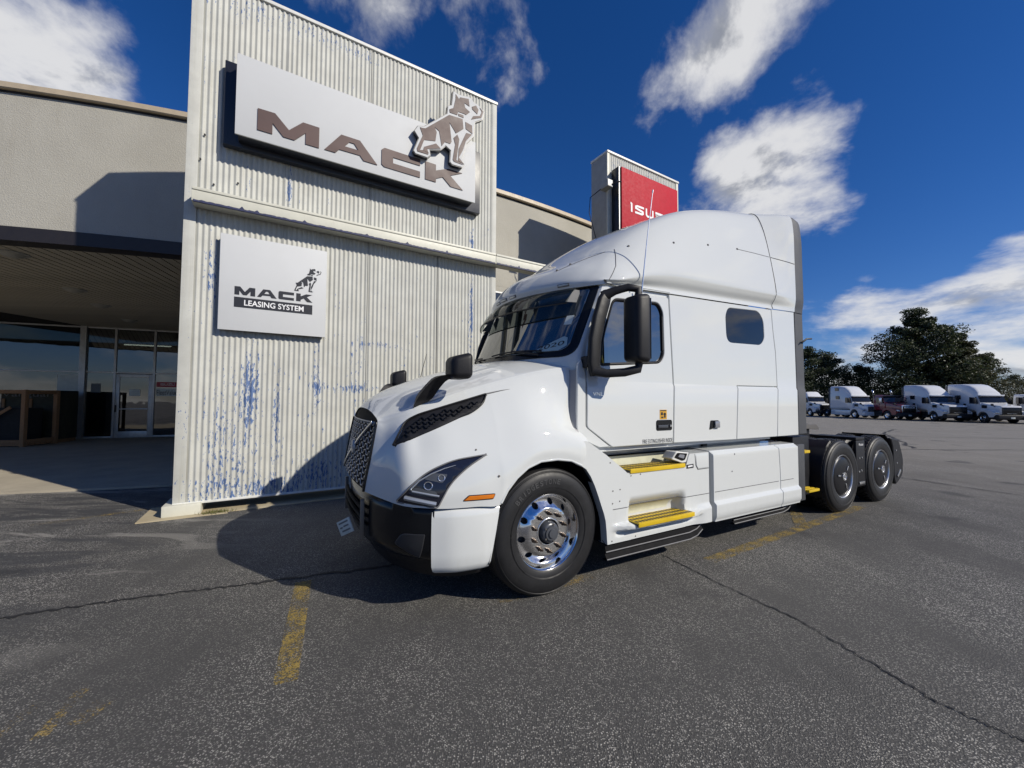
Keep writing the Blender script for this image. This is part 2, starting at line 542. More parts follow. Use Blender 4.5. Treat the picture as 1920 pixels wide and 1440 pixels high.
def stucco_mat():
    m, nt, b, oc, out = new_mat('stucco')
    n = nt.noise(oc, .8, 5, .6)
    col = nt.mix(nt.mr(n, .3, .7, 0, 1), (.375, .357, .308, 1), (.43, .412, .358, 1))
    dr = nt.noise(nt.mapping(oc, (2.4, 2.4, .3)), 1.5, 4, .6)
    col = nt.mix(nt.mr(dr, .52, .75, 0, .35), col, (.36, .335, .28, 1))
    nt.set(b.inputs['Base Color'], col)
    b.inputs['Roughness'].default_value = .9
    h = nt.noise(oc, 46, 5, .7)
    nt.set(b.inputs['Normal'], nt.bump(h, .55, .02))
    return m

def concrete_mat(name, c0, c1):
    m, nt, b, oc, out = new_mat(name)
    n = nt.noise(oc, 1.3, 6, .65)
    col = nt.mix(nt.mr(n, .3, .7, 0, 1), (*c0, 1), (*c1, 1))
    col = nt.mix(nt.mr(nt.noise(oc, 40, 3, .7), .6, .75, 0, .3), col, tuple(c * .5 for c in c0) + (1,))
    nt.set(b.inputs['Base Color'], col)
    b.inputs['Roughness'].default_value = .88
    nt.set(b.inputs['Normal'], nt.bump(nt.noise(oc, 90, 4, .6), .3, .004))
    return m

def wood_mat():
    m, nt, b, oc, out = new_mat('crate_wood')
    n = nt.noise(nt.mapping(oc, (6, 6, 1)), 9, 5, .6, .4)
    nt.set(b.inputs['Base Color'], nt.mix(n, (.20, .10, .045, 1), (.36, .20, .09, 1)))
    b.inputs['Roughness'].default_value = .75
    return m

def leaf_mat(name, c0, c1):
    m, nt, b, oc, out = new_mat(name)
    n = nt.noise(oc, .9, 4, .6)
    nt.set(b.inputs['Base Color'], nt.mix(nt.mr(n, .3, .7, 0, 1), (*c0, 1), (*c1, 1)))
    b.inputs['Roughness'].default_value = .6
    tr = nt.add('ShaderNodeBsdfTranslucent')
    tr.inputs[0].default_value = (*c1, 1)
    mx = nt.add('ShaderNodeMixShader'); mx.inputs[0].default_value = .25
    nt.l.new(b.outputs[0], mx.inputs[1]); nt.l.new(tr.outputs[0], mx.inputs[2]); nt.l.new(mx.outputs[0], out.inputs[0])
    return m

def truck_white(name='white_truck_paint', base=(.60, .617, .607)):
    m, nt, b, oc, out = new_mat(name)
    x, y, z = nt.xyz(oc)
    n = nt.noise(oc, 1.7, 5, .6)
    col = nt.mix(nt.mr(n, .35, .7, 0, .5), (*base, 1), tuple(c * .985 for c in base) + (1,))
    grime = nt.m('MULTIPLY', nt.mr(nt.noise(nt.mapping(oc, (3, 3, 1)), 7, 6, .7), .5, .75, 0, 1), nt.mr(z, .95, .3, .0, .16))
    col = nt.mix(grime, col, (.42, .40, .34, 1))
    nt.set(b.inputs['Base Color'], col)
    nt.set(b.inputs['Roughness'], nt.mr(nt.noise(oc, 9, 4, .6), .3, .7, .27, .31, False))
    b.inputs['Specular IOR Level'].default_value = .0
    b.inputs['Coat Weight'].default_value = 1.0
    b.inputs['Coat Roughness'].default_value = .03
    b.inputs['Coat IOR'].default_value = 1.65
    nt.set(b.inputs['Coat Normal'], nt.bump(nt.noise(oc, 2.2, 2, .5), .03, .02))
    return m

M = {}
M['corr'] = corr_paint()
M['asphalt'] = asphalt_mat()
M['tar'] = simple('crack_tar', (.014, .014, .015), .8)
M['yellow_line'] = worn_paint('worn_yellow_line', (.40, .285, .075), .483)
M['yellow_faint'] = worn_paint('faint_yellow_line', (.42, .30, .10), .52)
M['stucco'] = stucco_mat()
M['coping'] = simple('tan_coping', (.46, .38, .27), .5, bump=.05)
M['band'] = simple('dark_brown_fascia', (.018, .015, .016), .5)
M['soffit'] = simple('soffit_board', (.46, .43, .36), .6, var=.2, vscale=1.5)
M['soffit_gap'] = simple('soffit_gap', (.012, .011, .01), .9)
M['alu'] = simple('anodised_frame', (.50, .50, .49), .4, metal=.35, dirt=.3)
M['store_glass'] = glass_mat('showroom_glass', (.008, .009, .010), 2.2, see=.2, wav=.10)
M['paper'] = simple('paper', (.62, .66, .62), .7)
M['paper_grey'] = simple('grey_print', (.16, .17, .17), .7)
M['red'] = simple('red_print', (.42, .02, .035), .5)
M['slab'] = concrete_mat('concrete_slab', (.33, .29, .22), (.41, .36, .27))
M['pad'] = concrete_mat('yellowed_concrete', (.36, .29, .17), (.44, .38, .26))
M['cream'] = simple('cream_trim_paint', (.60, .59, .50), .5, var=.06, dirt=.12, bump=.06)
M['cap'] = simple('white_cap_trim', (.70, .70, .66), .45, dirt=.15)
M['navy'] = simple('torn_blue_edge', (.012, .018, .07), .6, var=.4, vscale=30)
M['steel_shade'] = simple('grey_sheet_metal', (.33, .33, .31), .5, dirt=.2)
M['sign_white'] = simple('sign_white_face', (.55, .56, .565), .6, ior=1.3, var=.03, vscale=1.5)
M['sign_black'] = simple('sign_black_cabinet', (.012, .014, .022), .35)
M['brown_reflection'] = simple('brown_reflection_letter', (.082, .044, .038), .55, var=.25, vscale=1.2)  # dark chrome letters: the brown they reflect is put into the base colour
M['black_print'] = simple('black_print', (.012, .013, .018), .45)
M['white_print'] = simple('white_print', (.78, .78, .78), .5)
M['isuzu_red'] = simple('red_sign_face', (.44, .008, .024), .6, ior=1.25, var=.06)
M['wood'] = wood_mat()
M['tarp'] = simple('dark_green_cover', (.035, .035, .018), .7, var=.5, vscale=5)
M['dark'] = simple('dark_interior', (.02, .02, .02), .9)
M['tube'] = emis('lit_fluorescent_tube', (1, .97, .9), 5.0)
M['grass'] = leaf_mat('weed', (.10, .11, .03), (.18, .17, .05))

# ------------------------------------------------------------------ ground
def gz(x, y):
    r = math.hypot(x, y)
    return -min(.42, .0135 * max(0.0, r - 12.0))
xs = sorted(set([-600, -300, -120, -60, -30, -20, -14, -10, -6, -3, 0, 3, 6, 9, 12, 15, 18, 21, 24, 27, 30, 34, 38, 42, 48, 56, 70, 90, 130, 300, 700]))
ys = sorted(set([-200, -60, -20, -8, -3, 0, 2, 4, 6, 9, 12, 15, 18, 21, 24, 27, 30, 34, 38, 42, 48, 56, 70, 90, 130, 300, 900]))
g = MB()
g.grid(np.array([[(x, y, gz(x, y)) for x in xs] for y in ys]))
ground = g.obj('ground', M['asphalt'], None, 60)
tag(ground, kind='structure')

def strip(name, pts, w, mat, parent, dz=.004, jag=0.0, seed=1, sub=10):
    rnd = random.Random(seed)
    P = []
    for i in range(len(pts) - 1):
        a, b = Vector(pts[i]), Vector(pts[i + 1])
        for k in range(sub):
            P.append(a.lerp(b, k / sub))
    P.append(Vector(pts[-1]))
    L = []; Rr = []
    for i, p in enumerate(P):
        t = (P[min(i + 1, len(P) - 1)] - P[max(i - 1, 0)]).normalized()
        nn = Vector((-t.y, t.x))
        o = nn * rnd.uniform(-jag, jag)
        ww = w * (.5 if jag == 0 else rnd.uniform(.2, .75))
        if jag and i in (0, len(P) - 1): ww = .002
        q0, q1 = p + o + nn * ww, p + o - nn * ww
        L.append((q0.x, q0.y, gz(q0.x, q0.y) + dz)); Rr.append((q1.x, q1.y, gz(q1.x, q1.y) + dz))
    mb = MB(); mb.grid(np.array([L, Rr]))
    return mb.obj(name, mat, parent, None)
strip('painted_line', [(-1.785, 3.46), (-1.245, 2.245)], .125, M['yellow_line'], ground)
strip('painted_line', [(1.95, 3.95), (5.24, 5.98)], .13, M['yellow_line'], ground)
strip('painted_line', [(3.62, 4.98), (4.08, 5.75)], .14, M['yellow_line'], ground, dz=.007)
strip('painted_line', [(-.1, 3.15), (.72, 3.60)], .12, M['yellow_faint'], ground)
strip('painted_line', [(-2.36, 1.80), (-2.42, 2.08)], .05, M['yellow_faint'], ground)
strip('painted_line', [(-2.17, 1.88), (-2.30, 2.19)], .06, M['yellow_faint'], ground)
strip('painted_line', [(-2.08, 1.96), (-2.10, 2.12)], .10, M['yellow_faint'], ground)
strip('painted_line', [(-5.9, 4.9), (-4.9, 5.9)], .1, M['yellow_faint'], ground)
strip('crack', [(-6.2, 1.95), (-4.4, 2.6), (-3.63, 2.87), (-3.02, 3.14), (-2.35, 3.36), (-1.28, 3.74), (-.6, 4.0)], .030, M['tar'], ground, .005, .020, 3, 22)
strip('crack', [(1.53, 4.1), (1.77, 3.51), (2.07, 2.89), (2.16, 2.48), (2.23, 2.12), (2.38, 1.9), (2.55, 1.5)], .012, M['tar'], ground, .005, .012, 4, 22)
strip('crack', [(7.9, 8.8), (8.12, 8.18), (8.62, 6.71), (9.3, 4.6)], .03, M['tar'], ground, .005, .02, 5, 14)
strip('crack', [(27.4, 28.2), (22, 23.5), (18.8, 19.6), (16.9, 17.1), (14.5, 14.4)], .12, M['tar'], ground, .006, .10, 6, 10)
strip('crack', [(12, 20), (19, 20.8), (26, 20.2), (34, 21.4)], .08, M['tar'], ground, .006, .07, 7, 12)
strip('crack', [(11, 14), (16, 14.1), (22, 14.9), (30, 14.6)], .07, M['tar'], ground, .006, .06, 8, 12)

# ------------------------------------------------------------------ showroom building with a curved front
CX, CY, RR = -15.573, 35.467, 29.5
def arc(phi, r=RR, z=0.0):
    return (CX + r * math.sin(phi), CY - r * math.cos(phi), z)
bld = empty('showroom_building', (-6.0, 14.0, 0))
tag(bld, 'low showroom building with curved stucco front and shaded glass entrance', 'building')
def wch(o):
    o.location = (-bld.location.x, -bld.location.y, -bld.location.z)
    return o
def arc_band(name, p0, p1, prof, mat, n=60, smooth=40):
    """closed profile (r offset, z) swept along the arc"""
    mb = MB()
    rows = [[arc(p0 + (p1 - p0) * i / n, RR + dr, z) for dr, z in prof + prof[:1]] for i in range(n + 1)]
    mb.grid(np.array(rows))
    k = len(prof) + 1
    mb.f.append(tuple(range(k - 1))); mb.f.append(tuple(n * k + j for j in range(k - 1)))
    return wch(mb.obj(name, mat, bld, smooth))
PA, PB = rad(-10), rad(64)
arc_band('stucco_wall', PA, PB, [(0, 4.54), (0, 6.96), (-.35, 6.96), (-.35, 4.54)], M['stucco'])
arc_band('stucco_wall', rad(27.5), PB, [(-.004, 0.0), (-.004, 4.54), (-.30, 4.54), (-.30, 0)], M['stucco'])
arc_band('fascia_band', PA, rad(27.5), [(.03, 4.30), (.03, 4.545), (-.3, 4.545), (-.3, 4.30)], M['band'])
arc_band('coping', PA, PB, [(.07, 6.965), (.085, 6.98), (.085, 7.075), (-.42, 7.10), (-.42, 6.965)], M['coping'])
arc_band('coping_shadow_gap', PA, PB, [(.012, 6.93), (.012, 6.964), (-.1, 6.964), (-.1, 6.93)], M['band'])
arc_band('roof', PA, PB, [(-.4, 6.5), (-.4, 6.6), (-14, 6.6), (-14, 6.5)], M['band'])
# soffit boards run from the front edge back to the glass, one by one
sof = MB()
sof.grid(np.array([[arc(PA + (rad(27.5) - PA) * i / 30, RR - .3 - 13 * j, 4.345) for i in range(31)] for j in (0, 1)]))
soffit = wch(sof.obj('soffit', M['soffit_gap'], bld, None))
dphi = .205 / RR
pl = MB()
w0, w1 = .086, .086 * (RR - 12.5) / RR
pl.add([(-w0, -RR + .27, 4.312), (w0, -RR + .27, 4.312), (w1, -RR + 12.5, 4.312), (-w1, -RR + 12.5, 4.312),
        (-w0, -RR + .27, 4.34), (w0, -RR + .27, 4.34), (w1, -RR + 12.5, 4.34), (-w1, -RR + 12.5, 4.34)],
       [(0, 3, 2, 1), (4, 5, 6, 7), (0, 1, 5, 4), (1, 2, 6, 5), (2, 3, 7, 6), (3, 0, 4, 7)])
plank0 = None
for i in range(int((rad(27) - rad(-2)) / dphi)):
    ph = rad(-2) + i * dphi
    if plank0 is None:
        plank0 = pl.obj('plank', M['soffit'], soffit, None); o = plank0
    else:
        o = copyo(plank0, soffit)
    o.location = (CX, CY, 0); o.rotation_euler = (0, 0, ph)
lamp_prof = [(.0, -.085), (.07, -.08), (.13, -.06), (.165, -.03), (.19, -.02), (.22, -.018), (.225, 0.0)]
l0 = None
for (x, y) in [(-9.5, 7.4), (-11.08, 9.89), (-12.14, 11.56), (-13.48, 13.8)]:
    if l0 is None:
        mb = MB(); mb.lathe(lamp_prof, 28, 'z'); l0 = mb.obj('ceiling_lamp', M['steel_shade'], bld, 50); o = l0
    else:
        o = copyo(l0, bld)
    o.location = (x - bld.location.x, y - bld.location.y, 4.31)
# glass entrance
SFX, SFY, SFR = -18.46, 14.12, rad(21.198)
sf = empty('storefront', (SFX - bld.location.x, SFY - bld.location.y, 0), SFR, bld)
def sfbox(name, a, b, mat, parent=None, bev=.006):
    mb = MB(); mb.box(a, b, bev); return mb.obj(name, mat, parent or sf, 30)
ZT = 4.305
sfbox('mullion', (2.24, -.10, 0.0), (2.42, .06, ZT), M['alu'])
for t in (3.27, 4.48, 6.4, -3.2, -7.5):
    sfbox('mullion', (t - .035, -.05, .0), (t + .035, .05, ZT), M['alu'])
for (t0, t1) in [(-7.46, -3.24), (-3.16, 2.24), (2.42, 3.235), (3.305, 4.445), (4.515, 6.365)]:
    sfbox('transom', (t0, -.04, 2.53), (t1, .04, 2.59), M['alu'])
    sfbox('head_rail', (t0, -.04, ZT - .06), (t1, .04, ZT - .004), M['alu'])
    sfbox('glass_pane', (t0, -.006, 2.59), (t1, .006, ZT - .06), M['store_glass'], bev=0)
for (t0, t1) in [(-7.46, -3.24), (-3.16, 2.24)]:
    sfbox('glass_pane', (t0, -.006, .50), (t1, .006, 2.53), M['store_glass'], bev=0)
    sfbox('sill', (t0, -.06, .46), (t1, .06, .50), M['alu'])
    sfbox('knee_wall', (t0, -.04, 0.0), (t1, .10, .46), M['stucco'])
for (t0, t1) in [(2.42, 3.235), (4.515, 6.365)]:
    sfbox('glass_pane', (t0, -.006, .10), (t1, .006, 2.53), M['store_glass'], bev=0)
    sfbox('sill', (t0, -.05, .03), (t1, .05, .10), M['alu'])
door = empty('door', (3.31, 0, .02), 0, sf)
def dbox(name, a, b, mat, bev=.006):
    mb = MB(); mb.box(a, b, bev); return mb.obj(name, mat, door, 30)
for nm, a, b in [('stile', (.0, -.03, 0), (.12, .03, 2.49)), ('stile', (1.01, -.03, 0), (1.13, .03, 2.49)), ('rail', (.12, -.028, .0), (1.01, .028, .26)),
                 ('rail', (.12, -.028, 2.36), (1.01, .028, 2.49)), ('push_bar', (.12, -.06, 1.10), (1.01, -.03, 1.15))]:
    dbox(nm, a, b, M['alu'])
dbox('glass_pane', (.12, -.006, .26), (1.01, .006, 2.36), M['store_glass'], 0)
dbox('handle', (.02, -.09, 1.0), (.05, -.03, 1.28), M['band'])
sfbox('paper_notice', (1.62, -.014, 1.76), (2.2, -.010, 2.47), M['paper'], bev=0)
sfbox('paper_notice', (1.72, -.014, 1.38), (2.14, -.010, 1.70), M['paper_grey'], bev=0)
sfbox('paper_notice', (1.80, -.018, 1.48), (2.06, -.0145, 1.56), M['paper'], bev=0)
sfbox('paper_notice', (2.58, -.014, 1.78), (2.86, -.010, 2.12), M['paper_grey'], bev=0)
sfbox('paper_notice', (3.72, -.014, 1.66), (4.06, -.010, 1.92), M['paper'], bev=0)
sfbox('red_poster', (4.56, -.014, 2.02), (5.25, -.010, 2.22), M['red'], bev=0)
sfbox('white_poster', (4.56, -.014, 1.66), (5.25, -.010, 1.95), M['paper'], bev=0)
def fsf(a, b, d): return (a, -.0205 + d, b)
text_obj('lettering', 'ISUZU', fsf, (4.7, 2.08, 5.15, 2.17), M['white_print'], sf, .01)
text_obj('lettering', 'FleetValue', fsf, (4.58, 1.70, 5.24, 1.90), M['black_print'], sf, .0)
# dim room behind the glass
rm = MB()
rm.box((-8, 5.5, 0), (7, 5.6, 4.3)).box((-8, .2, -.05), (7, 5.6, -.02)).box((-8.1, .2, 0), (-8.0, 5.6, 4.3)).box((6.9, .2, 0), (7.0, 5.6, 4.3))
rm.obj('showroom_room', M['dark'], sf, None)
mb = MB(); mb.tube([(2.2, 3.0, 3.98), (3.9, 3.0, 3.98)], .028, 8); mb.obj('fluorescent_tube', M['tube'], sf, 40)
# window in the curved wall behind the truck
wv = MB()
for k, (p0, p1) in enumerate([(29.7, 32.4)]):
    wv.grid(np.array([[arc(rad(p0 + (p1 - p0) * i / 6), RR + .012, z) for i in range(7)] for z in (2.9, 4.35)]))
wch(wv.obj('wall_window', M['store_glass'], bld, 40))
wv = MB()
for z in (2.88, 3.62, 4.37):
    wv.grid(np.array([[arc(rad(29.6 + 2.9 * i / 6), RR + .03, z + dzz) for i in range(7)] for dzz in (-.02, .02)]))
wch(wv.obj('window_frame', M['alu'], bld, 40))
# concrete apron under the canopy
ap = MB()
ap.grid(np.array([[arc(rad(-9 + 36 * i / 40), RR + .42 - j, .035) for i in range(41)] for j in (0.0, 2.0, 5.0, 9.0, 15.0)]))
ap.grid(np.array([[arc(rad(-9 + 36 * i / 40), RR + .42, z) for i in range(41)] for z in (-.1, .035)]))
apron = ap.obj('apron', M['slab'], None, 30)
tag(apron, kind='structure')
strip('painted_line', [(-10.8, 8.6), (-9.3, 8.75), (-8.4, 8.58)], .22, worn_paint('faded_white_line', (.5, .47, .38), .40), apron, .04)
strip('painted_line', [(-13.6, 9.4), (-11.6, 9.9)], .12, worn_paint('faded_white_line_two', (.5, .47, .38), .42), apron, .04)

# wooden crates by the entrance
def crate(name, loc, rz, w, d, h, label, post=.11):
    r = empty(name, loc, rz)
    tag(r, label, 'crate')
    for sx in (0, 1):
        for sy in (0, 1):
            mb = MB(); mb.box((sx * (w - post), sy * (d - post), 0), (sx * (w - post) + post, sy * (d - post) + post, h), .006); mb.obj('post', M['wood'], r, 30)
    for z in (.10, h - post - .01):
        for sy in (0, 1):
            mb = MB(); mb.box((post + .002, sy * (d - post) + .01, z), (w - post - .002, sy * (d - post) + post - .012, z + post), .006); mb.obj('rail', M['wood'], r, 30)
        for sx in (0, 1):
            mb = MB(); mb.box((sx * (w - post) + .012, post + .002, z), (sx * (w - post) + post - .012, d - post - .002, z + post), .006); mb.obj('rail', M['wood'], r, 30)
    for k in range(6):
        mb = MB(); mb.box((.002, .02 + k * (d - .04) / 6, .03), (w - .002, .02 + (k + .82) * (d - .04) / 6, .095), .004); mb.obj('base_board', M['wood'], r, 30)
    mb = MB(); Mx = Matrix.Translation((.12, .035, .21)) @ Matrix.Rotation(-.62, 4, 'Y')
    mb.box((0, 0, 0), (min(w, h) * .95, .03, .09), .004, Mx); mb.obj('brace', M['wood'], r, 30)
    return r
c1 = crate('wooden_crate', (-17.05, 12.05, .037), rad(8), 1.9, 1.1, 1.78, 'open timber frame crate standing at the left edge under the canopy')
mb = MB(); mb.box((.25, .2, .1), (1.6, .9, 1.2), .03); mb.obj('packed_engine_cover', M['dark'], c1, 30)
c2 = empty('covered_crate', (-16.95, 13.1, .037), rad(16)); tag(c2, 'tall crate wrapped in dark lettered cover beside the glass front', 'crate')
mb = MB(); mb.box((0, 0, .12), (1.55, .8, 1.78), .02); mb.obj('cover', M['tarp'], c2, 30)
for x in (.05, .75, 1.42):
    mb = MB(); mb.box((x, -.03, .1), (x + .07, -.002, 1.5), .004); mb.obj('batten', M['wood'], c2, 30)
for x in (0, .7, 1.4):
    mb = MB(); mb.box((x, .0, .0), (x + .12, .8, .118), .004); mb.obj('skid', M['wood'], c2, 30)
def fc2(a, b, d): return (a, -.006 + d, b)
text_obj('lettering', 'Vanguard', fc2, (.02, 1.52, 1.50, 1.72), M['paper_grey'], c2, .0)

# ------------------------------------------------------------------ sign towers of corrugated sheet
TX, TY, TR = -4.5234, 5.3249, rad(31.2)
TH = 7.65
def corr_sheet(parent, s0, s1, z0, z1, y=0.0, lam=.0678, amp=.009):
    n = int((s1 - s0) / lam * 8)
    xs_ = [s0 + (s1 - s0) * i / n for i in range(n + 1)]
    def yy(x): return y + amp * math.cos(6.28319 * x / lam)
    mb = MB()
    nz = 2
    mb.grid(np.array([[(x, yy(x), z) for x in xs_] for z in lin(z0, z1, nz)]))
    return mb.obj('corrugated_sheet', M['corr'], parent, 80, recalc=False)
def tbox(name, a, b, mat, parent, bev=.004, smooth=30):
    mb = MB(); mb.box(a, b, bev); return mb.obj(name, mat, parent, smooth)
tw = empty('sign_tower', (TX, TY, 0), TR)
tag(tw, 'tall cream corrugated sign tower with flaking paint showing blue undercoat', 'tower')
for (a, b) in [(.137, 1.188), (1.194, 2.428), (2.434, 3.660), (3.666, 4.786)]:
    corr_sheet(tw, a, b, .165, 4.20)
    corr_sheet(tw, a, b, 4.20, 7.60)
for s in (1.191, 2.431, 3.663):
    tbox('sheet_lap', (s - .004, -.0115, .17), (s + .004, .01, 7.6), M['steel_shade'], tw, 0)
tbox('corner_trim', (0, -.014, .15), (.136, .02, 7.62), M['corr'], tw, .005)
tbox('corner_trim', (4.787, -.014, .15), (4.885, .02, 7.62), M['corr'], tw, .005)
tbox('side_sheet', (.0, .022, .15), (.02, .55, 7.6), M['corr'], tw, 0)
tbox('side_sheet', (4.865, .022, .15), (4.885, .55, 7.6), M['corr'], tw, 0)
corr_sheet(tw, .03, 4.85, .165, 7.6, y=.54)
tbox('top_cap', (-.012, -.03, 7.60), (4.90, .57, 7.652), M['cap'], tw, .005)
tbox('bottom_trim', (.0, -.018, .135), (4.885, .03, .166), M['cap'], tw, .004)
tbox('footing', (-.095, -.10, .01), (.315, .45, .155), M['cream'], tw, .012)
tbox('footing', (4.5, -.10, .01), (4.95, .45, .155), M['cream'], tw, .012)
for s in (.5, 1.7, 2.9, 4.1):
    tbox('frame_post', (s, .2, .13), (s + .1, .3, 7.5), M['steel_shade'], tw, 0)
for (s, z) in [(.16, 4.92), (.2, 5.28), (.32, 4.6), (.6, 4.7)]:
    mb = MB(); mb.lathe([(0, -.03), (.012, -.03), (.012, -.01)], 10, 'y', (s, -.002, z)); mb.obj('bolt', M['band'], tw, 40)
pad = MB()
pad.box((-.32, -.20, 0.0), (.62, .6, .012)).box((.62, -.12, 0), (5.1, .6, .011))
po = pad.obj('footing_pad', M['pad'], None, None)
po.location = (TX, TY, 0); po.rotation_euler = (0, 0, TR); tag(po, kind='structure')
# weeds at the footing
rnd = random.Random(5)
mb = MB()
for k in range(260):
    x, y = rnd.gauss(.48, .09), rnd.gauss(-.13, .035)
    h = rnd.uniform(.015, .06); a = rnd.uniform(0, 6.28); w = rnd.uniform(.002, .005)
    dx_, dy_ = math.cos(a), math.sin(a); l = rnd.uniform(-.5, .5) * h
    mb.add([(x - dy_ * w, y + dx_ * w, .012), (x + dy_ * w, y - dx_ * w, .012), (x + dx_ * l, y + dy_ * l, .012 + h)], [(0, 1, 2)])
wd = mb.obj('weeds', M['grass'], None, None, recalc=False); wd.location = (TX, TY, 0); wd.rotation_euler = (0, 0, TR)
tag(wd, 'dry weeds growing at the foot of the tower', 'weeds', kind='stuff')

# beam across both towers
bm_ = empty('canopy_beam', (TX, TY, 0), TR)
tag(bm_, 'cream sheet metal beam with torn blue edge across the corrugated tower', 'beam')
for (a, b) in [(.112, 4.757), (4.763, 7.95)]:
    tbox('beam_section', (a, -.25, 4.222), (b, -.012, 4.405), M['cream'], bm_, .006)
    tbox('beam_section_top', (a + .005, -.262, 4.375), (b - .005, -.2505, 4.412), M['cream'], bm_, .003)
rnd = random.Random(9)
for (a, b) in [(.13, 4.74), (4.78, 7.9)]:
    n = int((b - a) / .03)
    top = []; bot = []; mid = []
    for i in range(n + 1):
        x = a + (b - a) * i / n
        h = .012 + .012 * rnd.random() + (.03 if rnd.random() < .06 else 0)
        top.append((x, -.2535, 4.224 + h)); mid.append((x, -.2545, 4.212)); bot.append((x, -.225, 4.213))
    mb = MB(); mb.grid(np.array([top, mid, bot])); mb.obj('blue_edge', M['navy'], bm_, 60, recalc=False)

# ---- second tower
p2 = empty('sign_pylon', (TX + 7.98 * math.cos(TR), TY + 7.98 * math.sin(TR), 0), TR)
tag(p2, 'narrower corrugated pylon carrying the red sign behind the truck', 'tower')
corr_sheet(p2, .06, 2.66, .15, 7.66)
tbox('corner_trim', (0, -.016, .1), (.075, .02, 7.68), M['cream'], p2)
tbox('corner_trim', (2.645, -.016, .1), (2.72, .02, 7.68), M['cream'], p2)
tbox('side_sheet', (0, .022, .1), (.02, .55, 7.66), M['steel_shade'], p2, 0)
tbox('side_sheet', (2.70, .022, .1), (2.72, .55, 7.66), M['steel_shade'], p2, 0)
tbox('back_sheet', (.02, .53, .1), (2.70, .55, 7.66), M['steel_shade'], p2, 0)
tbox('top_cap', (-.012, -.035, 7.665), (2.735, .57, 7.715), M['cap'], p2)
tbox('footing', (-.05, -.08, 0), (2.78, .58, .099), M['cream'], p2, .01)

# ---- signs: polygons in tower coordinates (s, z)
def flat_map(y): return lambda a, b, d: (a, y + d, b)
def letter(name, poly, y, mat, parent, holes=(), th=.012, off=(0, 0), sc=(1, 1)):
    q = lambda L: [(off[0] + x * sc[0], off[1] + z * sc[1]) for x, z in L]
    return panel(name, q(poly), flat_map(y), mat, parent, holes=[q(h) for h in holes], thick=th, bev=0, smooth=30)
LET = {
 'M': [(0.827, 5.690), (1.037, 5.695), (1.216, 5.510), (1.395, 5.695), (1.615, 5.695), (1.615, 5.378), (1.433, 5.378), (1.433, 5.545), (1.290, 5.385), (1.148, 5.385), (1.009, 5.540), (1.009, 5.378), (0.827, 5.378)],
 'A': [(1.690, 5.385), (1.923, 5.700), (2.200, 5.700), (2.473, 5.390), (2.262, 5.390), (2.205, 5.460), (1.900, 5.455), (1.845, 5.385)],
 'C': [(2.585, 5.715), (3.186, 5.715), (3.186, 5.605), (2.726, 5.600), (2.726, 5.500), (3.186, 5.500), (3.186, 5.395), (2.585, 5.395), (2.541, 5.430), (2.541, 5.675)],
 'K': [(3.281, 5.715), (3.472, 5.715), (3.472, 5.610), (3.708, 5.715), (3.975, 5.715), (3.741, 5.600), (3.990, 5.400), (3.752, 5.400), (3.600, 5.530), (3.474, 5.465), (3.474, 5.400), (3.281, 5.400)]}
AH = [(1.975, 5.530), (2.045, 5.620), (2.115, 5.620), (2.180, 5.535)]
DOG_OUT = [(3.745, 7.095), (3.79, 7.10), (3.832, 7.079), (3.928, 7.088), (4.042, 7.118), (4.108, 7.10), (4.15, 7.048), (4.225, 7.047), (4.365, 6.962), (4.321, 6.803), (4.178, 6.702), (4.154, 6.6), (4.148, 6.427), (4.002, 6.238), (3.971, 6.09), (3.909, 5.933), (3.966, 5.815), (3.927, 5.765), (3.737, 5.757), (3.698, 5.789), (3.711, 6.002), (3.61, 6.056), (3.52, 5.952), (3.313, 5.881), (3.329, 5.785), (3.279, 5.733), (3.072, 5.735), (3.043, 5.775), (3.131, 6.019), (3.052, 6.119), (3.107, 6.217), (3.221, 6.253), (3.634, 6.637), (3.647, 6.785), (3.717, 6.827)]
DOG = {
 'head': [(3.788, 7.06), (3.857, 6.99), (3.872, 7.035), (4.042, 7.074), (4.06, 6.942), (3.954, 6.968), (3.971, 6.883), (4.069, 6.838), (3.996, 6.756), (3.956, 6.763), (3.836, 6.754), (3.821, 6.687), (3.68, 6.678), (3.671, 6.734), (3.748, 6.787), (3.789, 6.977)],
 'nose': [(4.109, 6.954), (4.192, 7.01), (4.243, 6.945), (4.219, 6.857), (4.118, 6.911)],
 'jaw': [(4.268, 7.002), (4.345, 6.954), (4.303, 6.82), (4.211, 6.776), (4.095, 6.709), (4.136, 6.786), (4.277, 6.845), (4.311, 6.94)],
 'collar': [(3.844, 6.722), (3.94, 6.726), (3.945, 6.682), (3.844, 6.681)],
 'chest': [(3.982, 6.62), (4.113, 6.6), (4.123, 6.449), (3.991, 6.493)],
 'body': [(3.142, 6.209), (3.185, 6.211), (3.236, 6.222), (3.665, 6.627), (3.925, 6.651), (3.943, 6.475), (3.801, 6.34), (3.674, 6.496), (3.717, 6.153), (3.694, 6.108), (3.594, 6.11), (3.535, 6.015), (3.486, 6.263), (3.396, 6.31), (3.439, 6.231), (3.417, 6.062), (3.217, 6.014), (3.148, 5.811), (3.198, 5.828), (3.285, 5.8), (3.293, 5.781), (3.106, 5.775), (3.092, 5.82), (3.194, 6.085)],
 'hind_foot': [(3.219, 5.892), (3.429, 6.023), (3.513, 5.964), (3.27, 5.874), (3.3, 5.805), (3.205, 5.83)],
 'fore_leg': [(3.825, 6.326), (3.865, 6.25), (3.814, 5.857), (3.942, 5.808), (3.768, 5.812), (3.744, 5.841), (3.788, 6.133), (3.755, 6.241)],
 'far_leg': [(4.0, 6.42), (4.114, 6.431), (3.994, 6.265), (3.939, 6.079), (3.861, 5.917), (3.966, 5.823), (3.846, 5.852), (3.859, 6.082)]}
